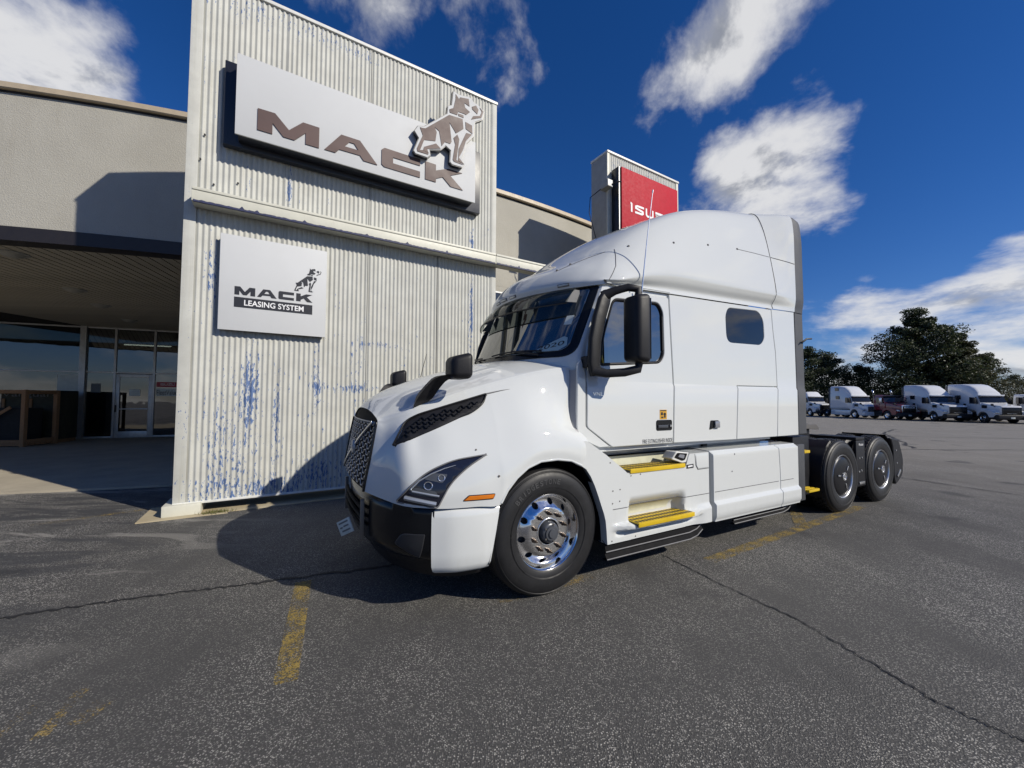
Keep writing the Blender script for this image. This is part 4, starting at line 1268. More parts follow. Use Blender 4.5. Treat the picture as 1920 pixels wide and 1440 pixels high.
# ---- side panels as plates with real gaps
def vside(z):
    if z < 1.715: return .070 + .0 * z
    if z > 1.745: return .082 + .012 * (z - 1.745)
    return .070 + .012 * (z - 1.715) / .03
def side(u, z, d=0.0): return (u, vside(z) + d, z)
def side_far(u, z, d=0.0): return (u, TW - vside(z) - d, z)
CZ = (1.3, 1.5, 1.715, 1.745, 1.9, 2.1, 2.3, 2.5)
door_o = round_poly([(.742, 1.142, .015), (.447, 1.330, .03), (.455, 1.90, .02), (.665, 2.60, .05), (1.545, 2.640, .03), (1.588, 1.75, .01), (1.565, 1.142, .015)], .02, 4)
win_o = round_poly([(.600, 1.885, .05), (.640, 2.16, .1), (.775, 2.535, .07), (1.395, 2.570, .09), (1.462, 2.48, .09), (1.468, 2.03, .09), (1.40, 1.945, .09)], .06, 5)
dr = panel('door', door_o, side, M['white'], truck, holes=[win_o], thick=.022, bev=.006, cb=CZ)
def rim(name, poly, off, r, mat, parent, fm=side):
    mb = MB(); mb.tube([fm(a, b, off) for a, b in poly + poly[:1]], r, 6, False); return mb.obj(name, mat, parent, 60)
rim('window_seal', inset_poly(win_o, .012), .012, .016, M['black_plastic'], dr)
panel('window_glass', inset_poly(win_o, .006), lambda u, z, d: (u, vside(z) + .016 + d, z), M['glass'], dr, thick=.004, bev=0, cb=CZ)
mb = MB(); mb.box((1.0, .0, 0), (1.001, .001, .001))
# yellow grab handle seen inside the window
mb = MB(); mb.tube([side(.655, 1.905, .010), side(.640, 1.96, .010), side(.625, 2.03, .010)], .010, 6); mb.obj('grab_handle', M['yellow'], dr, 50)
# handle
hd = panel('door_handle', round_poly([(1.318, 1.272), (1.318, 1.378), (1.548, 1.378), (1.548, 1.272)], .025, 4), lambda u, z, d: side(u, z, d - .006), M['gloss_black'], dr, thick=.004, bev=.004)
mb = MB(); mb.box((1.335, .052, 1.300), (1.475, .066, 1.328), .005); mb.obj('pull', M['hub'], dr, 30)
mb = MB(); mb.lathe([(0, -.012), (.012, -.012), (.014, -.004), (.014, 0)], 16, 'y', (1.513, .062, 1.318)); mb.obj('lock', M['bright'], dr, 50)
stc = panel('warning_sticker', [(1.370, 1.384), (1.370, 1.480), (1.472, 1.480), (1.472, 1.384)], lambda u, z, d: side(u, z, d - .0015), M['sticker'], dr, thick=.001, bev=0)
for (x0, z0, x1, z1) in [(1.376, 1.466, 1.466, 1.476), (1.385, 1.425, 1.415, 1.455), (1.43, 1.40, 1.455, 1.45), (1.39, 1.395, 1.42, 1.412), (1.422, 1.43, 1.46, 1.442)]:
    panel('sticker_print', [(x0, z0), (x0, z1), (x1, z1), (x1, z0)], lambda u, z, d: side(u, z, d - .0025), M['letterblack'], dr, thick=.0005, bev=0)
text_obj('lettering', 'FIRE EXTINGUISHER INSIDE', lambda a, b, d: side(a, b, -.002), (1.128, 1.154, 1.556, 1.194), M['letterblack'], dr, -.004)
text_obj('badge', 'VNL', lambda a, b, d: side(a, b, -.003), (.510, 1.612, .632, 1.645), M['bright'], dr, .01)
# cowl strip ahead of the door
cowl_o = round_poly([(.340, 1.34, .02), (.350, 1.88, .03), (.385, 1.94, .02), (.44, 1.80, .02), (.438, 1.335, .02), (.73, 1.145, .01), (.60, 1.145, .01), (.36, 1.24, .02)], .02, 3)
panel('cowl_panel', cowl_o, lambda u, z, d: (u, .078 + d, z), M['white'], truck, thick=.02, bev=.005)
mb = MB(); mb.grid(np.array([[(H[r_, 0, 0] + .004, H[r_, 0, 1] + .006, H[r_, 0, 2]) for r_ in (2, 3, 4, 5, 6)], [(.352, .050, 1.245), (.352, .086, 1.33), (.352, .09, 1.48), (.356, .09, 1.68), (.365, .092, 1.84)]])); mb.obj('hood_seal', M['greyseal'], hood, 50)
# sleeper side
sl_win = round_poly([(2.515, 2.245, .11), (2.505, 2.56, .09), (2.56, 2.655, .07), (3.165, 2.685, .11), (3.275, 2.58, .11), (3.285, 2.345, .11), (3.20, 2.262, .11)], .09, 5)
def sleeper_top(u): return 2.672 + .032 * (u - 1.55)
sl_o = [(1.575, 1.142), (1.598, 1.75), (1.556, 2.672)] + [(u, sleeper_top(u)) for u in (2.0, 2.5, 3.0)] + [(3.452, sleeper_top(3.452)), (3.478, 2.46), (3.520, 2.18), (3.532, 1.757), (2.683, 1.752), (2.640, 1.132), (2.0, 1.137)]
sp = panel('sleeper_side', round_poly(sl_o, .008, 2), side, M['white'], truck, holes=[sl_win], thick=.022, bev=.005, cb=CZ)
panel('sleeper_window', inset_poly(sl_win, -.004), lambda u, z, d: (u, vside(z) + .006 + d, z), M['tint'], sp, thick=.004, bev=0, cb=CZ)
sd_ = panel('storage_door', round_poly([(2.692, 1.744), (3.530, 1.749), (3.490, 1.131), (2.649, 1.132)], .012, 3), side, M['white'], truck, thick=.02, bev=.005, cb=CZ)
lt = panel('latch', round_poly([(2.145, 1.255), (2.168, 1.358), (2.314, 1.356), (2.30, 1.285)], .015, 3), lambda u, z, d: side(u, z, d - .006), M['gloss_black'], sp, thick=.004, bev=.004)
mb = MB(); mb.box((2.225, .045, 1.275), (2.305, .062, 1.348), .008); mb.obj('latch_pull', M['lightlens'], lt, 30)
rc = panel('corner_panel', round_poly([(3.499, 1.131), (3.540, 1.757), (3.529, 2.18), (3.487, 2.46), (3.462, 2.738), (4.0, 2.772), (4.0, 1.131)], .006, 2), side, M['white'], truck, thick=.02, bev=.005, cb=CZ)
ex = panel('side_extender', round_poly([(4.008, 1.131), (4.008, 2.772), (4.232, 2.772), (4.222, 1.131)], .012, 3), lambda u, z, d: (u, vside(z) + .01 * (u - 4.0) + d, z), M['ext'], truck, thick=.03, bev=.012, cb=CZ)
mb = MB(); mb.tube([(4.12, .06, 2.36), (4.18, .03, 2.41), (4.30, .03, 2.42)], .012, 6); mb.obj('extender_hook', M['black_plastic'], ex, 50)
panel('sleeper_side', round_poly([(.45, 1.14), (.46, 1.9), (.68, 2.65), (4.23, 2.76), (4.22, 1.131)], .03, 3), side_far, M['white'], truck, thick=.03, bev=.006, cb=CZ)
tb('sleeper_back_lower', (3.462, .14, 1.1), (3.469, TW - .14, 2.74), M['black_plastic'])
tb('sleeper_back', (3.47, .40, 1.1), (3.50, TW - .40, 3.9), M['black_plastic'])
mb = MB(); mb.tube([side(.70, 2.672, -.002), side(1.1, 2.684, -.002), side(1.56, 2.695, -.002)], .006, 6); mb.obj('drip_rail', M['white'], dr, 50)
# rail between cab and skirts
tb('sill_rail', (.80, .30, 1.03), (3.52, .36, 1.128), M['greyrail'], truck, .006)
tb('sill_bracket', (2.32, .27, .98), (2.40, .31, 1.09), M['black_plastic'])
# ---- roof fairing
def q_of(v): return (YC - v) / 1.14
def roof_station(us, b, zsh, vsh, zc):
    z0 = 2.682 + .032 * (us - 1.55)
    k = min(1.0, (zsh - z0) / .75)
    zA = z0 + .24 * k
    pr = [(.088, z0), (.096, z0 + .055 * k), (.052, z0 + .135 * k), (.042, zA), (.05 + .22 * (vsh - .05), zA + .42 * (zsh - zA)), (.05 + .55 * (vsh - .05), zA + .77 * (zsh - zA)), (vsh, zsh),
          (vsh + .2, zsh + .6 * (zc - zsh)), (.85, zc - .012), (YC, zc)]
    return [(us - b * (1 - q_of(v) ** 2), v, z) for v, z in pr]
lipv = [.098, .10, .105, .115, .14, .18, .25, .45, .85, YC]
RS = [[(.69 - .46 * (1 - q_of(v) ** 2), v, 2.655) for v in lipv],
      [(.695 - .475 * (1 - q_of(v) ** 2), v, 2.70 + .035 * min(1, (v - .09) / .3)) for v in lipv]]
for a in [(.80, .45, 2.84, .23, 2.905), (1.0, .38, 3.03, .30, 3.06), (1.25, .30, 3.26, .32, 3.31), (1.6, .22, 3.51, .32, 3.57), (2.1, .12, 3.755, .31, 3.83), (2.6, .05, 3.895, .30, 3.97), (3.05, .0, 3.985, .30, 4.06), (3.466, .0, 4.05, .30, 4.12)]:
    RS.append(roof_station(*a))
Rn = np.array(RS)
Rf = np.concatenate([Rn, np.stack([Rn[:, ::-1][:, 1:, 0], TW - Rn[:, ::-1][:, 1:, 1], Rn[:, ::-1][:, 1:, 2]], -1)], 1)
Rd = catmull(catmull(Rf, 5, 0), 5, 1)
mb = MB(); mb.grid(Rd)
lip_in = [(x + .16, y, z + .01) for x, y, z in Rd[0]]
mb.grid(np.array([Rd[0], lip_in]))
roof = mb.obj('roof_fairing', M['white'], truck, 60)
RB = BVHTree.FromPolygons(*(lambda t: (t.v, t.f))(MB().grid(catmull(catmull(Rn, 5, 0), 5, 1))))
def roof_side(u, z, off=.002):
    h = RB.ray_cast(Vector((u, -2, z)), Vector((0, 1, 0)))
    if h[0] is None: return None
    n = h[1] if h[1].y < 0 else -h[1]
    return tuple(Vector((u, h[0].y, z)) + n * off)
def roof_front(v, z, off=.002):
    h = RB.ray_cast(Vector((-3, v, z)), Vector((1, 0, 0)))
    if h[0] is None: return None
    n = h[1] if h[1].x < 0 else -h[1]
    return Vector(h[0]) + n * off, n
def seam(name, pts, r, mat, parent, off=.0):
    P = [roof_side(u, z, off) for u, z in pts]
    P = [p for p in P if p]
    if len(P) > 1:
        mb = MB(); mb.tube(P, r, 5); return mb.obj(name, mat, parent, 60)
def poly_lerp(pts, n):
    out = []
    for (a, b) in zip(pts[:-1], pts[1:]):
        for k in range(n): out.append((a[0] + (b[0] - a[0]) * k / n, a[1] + (b[1] - a[1]) * k / n))
    return out + [pts[-1]]
seam('roof_seam', poly_lerp([(2.80, 3.392), (3.1, 3.405), (3.455, 3.415)], 8), .0035, M['gap'], roof)
seam('roof_seam', poly_lerp([(.725, 2.70), (.86, 2.87), (.93, 3.0), (.975, 3.10)], 6), .004, M['gap'], roof)
seam('roof_seam', poly_lerp([(.49, 2.885), (.62, 2.955), (.78, 3.03), (.90, 3.075)], 6), .0035, M['gap'], roof)
for (u, z) in [(1.11, 3.135), (1.68, 3.255), (2.235, 3.335), (2.78, 3.392), (.63, 2.965), (.50, 2.895)]:
    p = roof_side(u, z, .002)
    if p:
        mb = MB(); mb.lathe([(0, -.005), (.011, -.004), (.014, .004)], 10, 'y', p); mb.obj('rivet', M['gap'], roof, 50)
for v in (1.05, 1.22, 1.39, .42, 2.02):
    rr = roof_front(min(v, TW - v), 2.69, .004)
    if rr:
        p, n = rr
        y = v; n = Vector((n.x, n.y if v <= YC else -n.y, n.z))
        p = Vector((p.x, y, p.z))
        t = Vector((0, 0, 1)).cross(n).normalized(); w = n.cross(t)
        Mx = Matrix(((t.x, w.x, n.x, p.x), (t.y, w.y, n.y, p.y), (t.z, w.z, n.z, p.z), (0, 0, 0, 1)))
        mb = MB(); mb.box((-.062, -.016, -.006), (.062, .016, .004), .004, Mx); o = mb.obj('marker_lamp', M['gap'], roof, 30)
        mb = MB(); mb.box((-.052, -.010, .0045), (.052, .010, .008), .002, Mx); mb.obj('lamp_lens', M['lens_bar'], roof, 30)
# rear roof cap flaring out to the trailer gap
def cap_station(u, t):
    z0 = 2.682 + .032 * (u - 1.55)
    vs = .30 - .12 * t - .05 * t * t; zs = 4.055 + .03 * math.sin(t * 1.57); zc = 4.125 + .01 * t
    zA = z0 + .24
    o = -.004
    lean = 1 - .75 * t
    pr = [(.088, z0), (.096 - .012 * t, z0 + .055), (.054 + .018 * t, z0 + .135), (.044 + .024 * t, zA), (.07 + .16 * (vs - .05) * lean, zA + .42 * (zs - zA)), (.07 + .5 * (vs - .05) * lean, zA + .80 * (zs - zA)), (vs, zs), (vs + .2, zs + .6 * (zc - zs)), (.85, zc - .01), (YC, zc)]
    return [(u - (.05 * (z - 2.8) if t == 0 else 0) * 0, v + o, z + .004) for v, z in pr]
CS = np.array([cap_station(u, t) for u, t in [(3.478, 0), (3.60, .22), (3.72, .47), (3.86, .78), (4.0, 1.0)]])
Cf = np.concatenate([CS, np.stack([CS[:, ::-1][:, 1:, 0], TW - CS[:, ::-1][:, 1:, 1], CS[:, ::-1][:, 1:, 2]], -1)], 1)
Cd = catmull(catmull(Cf, 4, 0), 5, 1)
mb = MB(); mb.grid(Cd); mb.grid(np.array([Cd[0], Rd[-1] + np.array([-.02, 0, -.004])]))
capo = mb.obj('roof_cap', M['white'], truck, 50)
mb = MB(); mb.tube([(p[0] - .004, p[1], p[2]) for p in Cd[0]], .0045, 5); mb.obj('cap_seam', M['gap'], capo, 60)
CB = BVHTree.FromPolygons(*(lambda t: (t.v, t.f))(MB().grid(catmull(catmull(CS, 4, 0), 5, 1))))
P = []
for u in lin(3.49, 3.99, 12):
    h = CB.ray_cast(Vector((u, -2, 3.415 - .02 * (u - 3.47))), Vector((0, 1, 0)))
    if h[0] is not None: P.append((u, h[0].y, h[0].z))
mb = MB(); mb.tube(P, .005, 5); mb.obj('cap_seam', M['gap'], capo, 60)
E0 = np.array([(4.008, v + .004, z - .004) for _, v, z in CS[-1]])
def ext_row(du, dv, dz):
    R_ = E0.copy(); R_[:, 0] += du
    R_[:7, 1] += dv; R_[5:, 2] += dz; R_[:, 1] = np.minimum(R_[:, 1], YC)
    return R_
ES = np.array([ext_row(0, 0, 0), ext_row(.10, -.002, -.004), ext_row(.19, .0, -.02), ext_row(.225, .012, -.05)])
Ef = np.concatenate([ES, np.stack([ES[:, ::-1][:, 1:, 0], TW - ES[:, ::-1][:, 1:, 1], ES[:, ::-1][:, 1:, 2]], -1)], 1)
Ed = catmull(Ef, 5, 1)
mb = MB(); mb.grid(Ed); mb.grid(np.array([Ed[-1], Ed[-1] + (np.array([[4.233, YC, 3.3]]) - Ed[-1]) * np.array([0, .05, .03])]))
mb.obj('roof_extender', M['ext'], truck, 50)

# ---- antenna
mb = MB(); mb.tube([(1.08, .02, 2.62), (1.124, -.01, 3.12), (1.164, -.048, 3.58)], [.007, .005, .004], 6); mb.tube([(1.164, -.048, 3.58), (1.167, -.05, 3.61)], .007, 6)
ant = mb.obj('antenna', M['bright'], truck, 50)
mb = MB(); mb.tube([(-.50, 2.12, 1.72), (-.36, 2.25, 2.15)], .004, 5); mb.obj('hood_antenna', M['black_plastic'], truck, 50)

# ---- main mirrors
def mirror(side_):
    f = (lambda p: p) if side_ == 0 else (lambda p: (p[0], TW - p[1], p[2]))
    mr_ = empty('mirror', (0, 0, 0), 0, truck)
    # housing: rounded box tapering to the front
    bmh = bmesh.new(); bmesh.ops.create_cube(bmh, size=1.0)
    for q in bmh.verts:
        fr = q.co.x < 0
        x = .70 if fr else .85
        y = -.195 + q.co.y * (.19 if fr else .235)
        z = 2.195 + q.co.z * (.57 if fr else .615)
        q.co = Vector((x, y, z))
    bmesh.ops.bevel(bmh, geom=list(bmh.edges), offset=.045, segments=4, affect='EDGES', profile=.5)
    bmh.verts.index_update()
    mobj('housing', [f(tuple(q.co)) for q in bmh.verts], [tuple(v.index for v in fc.verts) for fc in bmh.faces], M['black_plastic'], mr_, 50); bmh.free()
    mb = MB(); mb.box((.851, -.295, 1.93), (.856, -.095, 2.46), .002); o = mobj('mirror_glass', [f(p) for p in mb.v], mb.f, M['glass'], mr_, None)
    # frame: broad upright ahead of the door with an arm above and below
    def arm(pts, w, t):
        """flat bar: width w across, thickness t along y"""
        P_ = [Vector(p) for p in pts]; L_ = []
        for i, p in enumerate(P_):
            tt = (P_[min(i + 1, len(P_) - 1)] - P_[max(i - 1, 0)]).normalized()
            a = Vector((0, -1, 0)); b = tt.cross(a).normalized(); a = b.cross(tt)
            ww = w[i] if isinstance(w, list) else w
            ring = []
            for k in range(12):
                an = 6.28319 * k / 12; c_, s_ = math.cos(an), math.sin(an)
                e = .6
                ring.append(p + b * (abs(c_) ** e * math.copysign(1, c_)) * ww / 2 + a * (abs(s_) ** e * math.copysign(1, s_)) * t / 2)
            L_.append(ring + [ring[0]])
        m_ = MB(); m_.grid(np.array([[tuple(q) for q in r_] for r_ in L_])); m_.f.append(tuple(range(12))); m_.f.append(tuple((len(P_) - 1) * 13 + k for k in range(12)))
        return m_
    m_ = arm([(.48, .0, 1.79), (.455, -.01, 1.90), (.465, -.015, 2.10), (.515, -.015, 2.30), (.575, -.01, 2.46), (.62, -.0, 2.54)], [.10, .125, .125, .13, .13, .09], .06)
    mobj('bracket', [f(p) for p in m_.v], m_.f, M['black_plastic'], mr_, 50)
    m_ = arm([(.57, .0, 2.50), (.66, -.06, 2.55), (.74, -.14, 2.572), (.80, -.20, 2.55), (.80, -.20, 2.48)], [.10, .075, .065, .07, .07], .06)
    mobj('upper_arm', [f(p) for p in m_.v], m_.f, M['black_plastic'], mr_, 50)
    m_ = arm([(.44, .0, 1.83), (.55, -.07, 1.805), (.68, -.15, 1.815), (.79, -.20, 1.845), (.80, -.20, 1.90)], [.09, .075, .075, .075, .07], .06)
    mobj('lower_arm', [f(p) for p in m_.v], m_.f, M['black_plastic'], mr_, 50)
    mb = MB(); mb.box((.40, .01, 1.86), (.44, .10, 1.96), .01); mobj('hinge', [f(p) for p in mb.v], mb.f, M['black_plastic'], mr_, 40)
    return mr_
mirror(0); mirror(1)
# ---- hood mirrors
def hood_mirror(side_):
    f = (lambda p: p) if side_ == 0 else (lambda p: (p[0], TW - p[1], p[2]))
    r_ = empty('hood_mirror', (0, 0, 0), 0, truck)
    st = [[(-1.015, .40, 1.50), (-.94, .40, 1.53), (-.93, .44, 1.55), (-1.0, .44, 1.52)],
          [(-1.0, .335, 1.575), (-.885, .335, 1.575), (-.885, .39, 1.60), (-.99, .39, 1.60)],
          [(-.945, .29, 1.665), (-.84, .29, 1.655), (-.84, .34, 1.665), (-.94, .34, 1.68)],
          [(-.885, .245, 1.735), (-.80, .245, 1.715), (-.80, .30, 1.72), (-.88, .30, 1.745)],
          [(-.79, .20, 1.765), (-.76, .20, 1.735), (-.76, .26, 1.735), (-.79, .26, 1.765)],
          [(-.70, .20, 1.775), (-.69, .20, 1.745), (-.69, .26, 1.745), (-.70, .26, 1.775)]]
    A = np.array([r2 + r2[:1] for r2 in st], float)
    A = catmull(A, 4, 0)
    mb = MB(); mb.grid(A); mobj('stalk', [f(p) for p in mb.v], mb.f, M['black_plastic'], r_, 45)
    bmh = bmesh.new(); bmesh.ops.create_cube(bmh, size=1.0)
    for q in bmh.verts:
        fr = q.co.x < 0
        x = -.80 if fr else -.635
        y = .205 + q.co.y * (.20 if fr else .25)
        z = (1.728 if q.co.z < 0 else (1.895 if fr else 1.938))
        q.co = Vector((x, y, z))
    bmesh.ops.bevel(bmh, geom=list(bmh.edges), offset=.045, segments=5, affect='EDGES', profile=.5, clamp_overlap=True)
    bmh.verts.index_update()
    mobj('housing', [f(tuple(q.co)) for q in bmh.verts], [tuple(v.index for v in fc.verts) for fc in bmh.faces], M['black_plastic'], r_, 55); bmh.free()
hood_mirror(0); hood_mirror(1)

# ---- step fairing behind the front wheel: columns from the wheel arch to the joint
def sstep(a, b, x):
    t = max(0.0, min(1.0, (x - a) / (b - a))); return t * t * (3 - 2 * t)
def fair_v(u, z):
    v = -.02
    # upper chamfer near the front edge
    # recess above the lower tread
    k = sstep(.70, .52, z) * sstep(.855, .875, u) * (1 - sstep(1.55, 1.64 - .25 * max(0, .62 - z), u)) * sstep(.455, .475, z)
    v += .11 * k
    # ledge that carries the lower tread
    kl = sstep(.40, .43, z) * (1 - sstep(.462, .475, z)) * sstep(.62, .90, u) * (1 - sstep(1.66, 1.90, u))
    v -= .085 * kl
    # scoop below it
    ks = sstep(.36, .385, z) * (1 - sstep(.40, .425, z)) * sstep(.68, .74, u) * (1 - sstep(1.5, 1.85, u))
    v += .035 * ks
    # lower lip flares out towards the joint
    kk = (1 - sstep(.46, .52, z)) * sstep(1.72, 1.92, u)
    v -= .028 * kk
    v += .006 * sstep(.612, .607, z) * 0
    return v
cols = [(.292, 1.03, 1.195), (.32, 1.01, 1.218), (.36, .985, 1.225), (.41, .92, 1.20), (.455, .835, 1.172), (.495, .74, 1.148), (.53, .65, 1.126), (.558, .58, 1.108), (.575, .52, 1.098), (.585, .43, 1.092), (.590, .36, 1.089), (.594, .312, 1.086)]
for u in lin(.62, .86, 10): cols.append((u, .312, 1.086 - (u - .594) * .70 if u < .83 else .912))
for u in lin(.875, 1.61, 34): cols.append((u, .312 + .006 * (u - .6), .905))
for u in lin(1.625, 1.70, 5): cols.append((u, .32, .905 + .13 * sstep(1.625, 1.70, u)))
for u in lin(1.72, 2.00, 12): cols.append((u, .32, 1.035))
NZ = 60
A = []
for (u, zb_, zt_) in cols:
    zs_ = [zb_ + (zt_ - zb_) * (i / NZ) for i in range(NZ + 1)]
    A.append([(u, fair_v(u, z), z) for z in zs_])
A = np.array(A)
mb = MB(); mb.grid(A)
# returns: arch edge, bottom and top turned inwards
mb.grid(np.array([A[:12, 0, :], A[:12, 0, :] + np.array([0, .08, 0])])); mb.grid(np.array([A[:, -1, :], A[:, -1, :] + np.array([0, .26, .0])]))
mb.grid(np.array([A[-1], A[-1] + np.array([0, .2, 0])])); mb.grid(np.array([A[11:, 0, :], A[11:, 0, :] + np.array([0, .12, 0])]))
fair = mb.obj('step_fairing', M['white'], truck, 40)
mb = MB(); mb.tube([(u, fair_v(u, .611) - .0008, .611 - .004) for u in lin(.66, 1.995, 40)], .0035, 4); mb.obj('fairing_seam', M['gap'], fair, 60)
for (u, z) in [(.66, .77), (.745, .775), (.655, .66), (.74, .672), (.63, 1.02), (.88, .885), (1.0, .89), (.645, .335), (.93, .335)]:
    mb = MB(); mb.lathe([(0, -.004), (.006, -.003), (.007, .003)], 8, 'y', (u, fair_v(u, z), z)); mb.obj('rivet', M['steel'], fair, 50)
panel('stain_panel', round_poly([(.885, .505), (.885, .60), (1.50, .60), (1.475, .51)], .01, 2), lambda u, z, d: (u, fair_v(u, z) - .0015 + d, z), M['stain'], fair, thick=.001, bev=0, ca=lin(.9, 1.48, 8), cb=lin(.51, .6, 5))
# wall behind the upper tread
mb = MB(); mb.grid(np.array([[(u, .24 + .04 * (z - .9), z) for u in (.62, .9, 1.3, 1.66)] for z in (.85, .93, 1.025)])); mb.obj('step_wall', M['stain'], fair, 40)
def tread(name, u0, u1, v0, v1, z, rows_, parent):
    t_ = empty(name, (0, 0, 0), 0, parent)
    hol = []
    n = 20
    for r_ in range(rows_):
        vv = v0 + (v1 - v0) * (r_ + .55) / rows_
        for k in range(n):
            uu = u0 + (u1 - u0) * (k + .5) / n
            w, h = .0125, (v1 - v0) / rows_ * .30
            hol.append([(uu - w, vv - h), (uu - w, vv + h), (uu + w, vv + h), (uu + w, vv - h)])
    panel('tread_plate', [(u0, v0), (u0, v1), (u1, v1), (u1, v0)], lambda a, b, d: (a, b, z - d), M['yellow'], t_, thick=.012, bev=0, smooth=20)
    mb = MB()
    for (a_, b_, c_, d_) in hol:
        mb.box((a_[0], a_[1], z - .001), (c_[0], c_[1], z + .0012))
    gh = mb.obj('grip_holes', M['letterblack'], t_, None); gh['kind'] = 'stuff'
    mb = MB(); mb.box((u0, v0 - .006, z - .038), (u1, v0 + .004, z + .001), .002); mb.obj('nosing', M['yellow'], t_, 30)
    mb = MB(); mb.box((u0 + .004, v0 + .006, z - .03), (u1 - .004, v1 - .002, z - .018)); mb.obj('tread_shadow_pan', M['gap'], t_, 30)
    return t_
tread('upper_step', .868, 1.617, -.024, .19, .944, 3, truck)
tread('lower_step', .868, 1.625, -.118, .085, .484, 3, truck)
# lamp at the upper step
lm = empty('step_lamp', (0, 0, 0), 0, truck)
pan = round_poly([(1.475, .985), (1.535, 1.062), (1.70, 1.045), (1.655, .95), (1.60, .945)], .012, 3)
panel('lamp_body', pan, lambda u, z, d: (u, -.012 + .18 * (1.65 - u) * (1 if u < 1.65 else 0) + d, z), M['cap'], lm, thick=.12, bev=.006)
panel('lamp_lens', round_poly([(1.505, 1.005), (1.545, 1.05), (1.67, 1.037), (1.635, .975), (1.60, .968)], .012, 3), lambda u, z, d: (u, -.0155 + .18 * (1.65 - u) * (1 if u < 1.65 else 0) + d, z), M['gloss_black'], lm, thick=.003, bev=.002)
panel('lamp_reflector', round_poly([(1.55, 1.01), (1.57, 1.035), (1.63, 1.028), (1.62, .99)], .01, 3), lambda u, z, d: (u, -.0175 + .18 * (1.65 - u) + d, z), M['lightlens'], lm, thick=.001, bev=0)
bd = panel('oval_badge', [(1.645, .888), (1.645, .926), (1.752, .93), (1.752, .89)], lambda u, z, d: (u, -.0225 + d, z), M['black_print'], fair, thick=.002, bev=0)
panel('badge_mark', round_poly([(1.662, .900), (1.668, .916), (1.735, .920), (1.738, .904)], .007, 3), lambda u, z, d: (u, -.0235 + d, z), M['white_print'], fair, thick=.0005, bev=0)
# filler lid on the shoulder
panel('filler_lid', round_poly([(1.785, 1.028), (1.80, .90), (1.825, .875), (1.992, .878), (1.992, 1.028)], .012, 3), lambda u, z, d: (u, -.024 + .16 * max(0, z - 1.0) + d, z), M['white'], fair, thick=.003, bev=.004, cb=(1.0,))
mb = MB(); mb.tube([(u, -.0212 + .1 * max(0, z - 1.0), z) for u, z in [(1.775, 1.03), (1.79, .91), (1.82, .868), (1.995, .87)]], .004, 4); mb.obj('lid_gap', M['gap'], fair, 60)

# ---- chassis fairing
def cf_v(u, z):
    v = -.020
    v += .05 * sstep(.985, 1.035, z) ** 2
    v -= .030 * (1 - sstep(.475, .515, z))
    v += .02 * (1 - sstep(.31, .36, z))
    return v
zs_ = sorted(set([.302, .31, .33, .35, .40, .45, .47, .48, .49, .50, .51, .52, .56, .70, .85, .96, .985, 1.0, 1.015, 1.028, 1.036]))
for (u0, u1, nm) in [(2.075, 3.345, 'chassis_fairing'), (3.352, 3.786, 'chassis_fairing')]:
    uu = [u0, u0 + .004] + lin(u0 + .05, u1 - .05, 8) + [u1 - .004, u1]
    P = []
    for i, u in enumerate(uu):
        ed = .006 if i in (0, len(uu) - 1) else 0
        P.append([(u + (.018 * math.sin((z - .3) * 5) if u0 > 3 and i < 2 else 0) + (.018 * math.sin((z - .3) * 5) if u0 < 3 and i >= len(uu) - 2 else 0), cf_v(u, z) + ed, z) for z in zs_])
    P = np.array(P)
    mb = MB(); mb.grid(P)
    mb.grid(np.array([P[:, -1, :], P[:, -1, :] + np.array([0, .26, .012])])); mb.grid(np.array([P[:, 0, :], P[:, 0, :] + np.array([0, .14, 0])]))
    mb.grid(np.array([P[0], P[0] + np.array([0, .2, 0])])); mb.grid(np.array([P[-1], P[-1] + np.array([0, .2, 0])]))
    cfo = mb.obj(nm, M['white'], truck, 40)
    mb = MB(); mb.tube([(u, -.0208, .607) for u in lin(u0 + .02, u1 - .02 if u0 < 3 else 3.66, 10)], .0035, 4); mb.obj('fairing_seam', M['gap'], cfo, 60)
# recessed joint between the two fairings
mb = MB(); mb.grid(np.array([[(2.0, .02, z), (2.03, .035, z), (2.078, .03, z)] for z in (.31, .6, .9, 1.03)])); mb.grid(np.array([[(2.0, .02, 1.03), (2.078, .03, 1.03)], [(2.0, .26, 1.04), (2.078, .26, 1.04)]])); mb.obj('fairing_joint', M['seal'], truck, 50)
tb('fairing_flap', (3.79, -.012, .305), (3.965, .03, 1.02), M['ext'], truck, .012)
for (u, z) in [(2.45, .985), (2.40, .80)]:
    mb = MB(); mb.lathe([(0, -.004), (.008, -.003), (.009, .003)], 8, 'y', (u, cf_v(u, z), z)); mb.obj('rivet', M['seal'], truck, 50)
# black ground-effect skirts
def skirt(u0, u1, z0, z1, v0, name):
    pr = [(v0 + .03, z1), (v0, z1 - .02), (v0 - .012, z0 + (z1 - z0) * .45), (v0 + .012, z0 + (z1 - z0) * .40), (v0 - .02, z0 + .012), (v0 - .012, z0), (v0 + .05, z0)]
    P = []
    for t in lin(0, 1, 12):
        u = u0 + (u1 - u0) * t
        lift = .07 * max(0, (t - .82) / .18) ** 2
        P.append([(u + (.09 * (z1 - z) if t < .05 else 0) - (.2 * (z1 - z) if t > .95 else 0), v, z + lift * (1 if z < z1 - .03 else 0)) for v, z in pr])
    P = np.array(P)
    mb = MB(); mb.grid(P); o = mb.obj(name, M['skirt'], truck, 30)
    for j in (2, 4):
        mb = MB(); mb.tube([tuple(p) for p in P[:, j, :]], .006, 5); mb.obj('skirt_edge', M['seal'], o, 50)
skirt(.585, 1.93, .165, .335, .012, 'lower_skirt')
skirt(2.50, 3.72, .19, .30, .05, 'lower_skirt')
M['dullrim'] = simple('brushed_rim', (.50, .50, .50), .32, metal=.85)
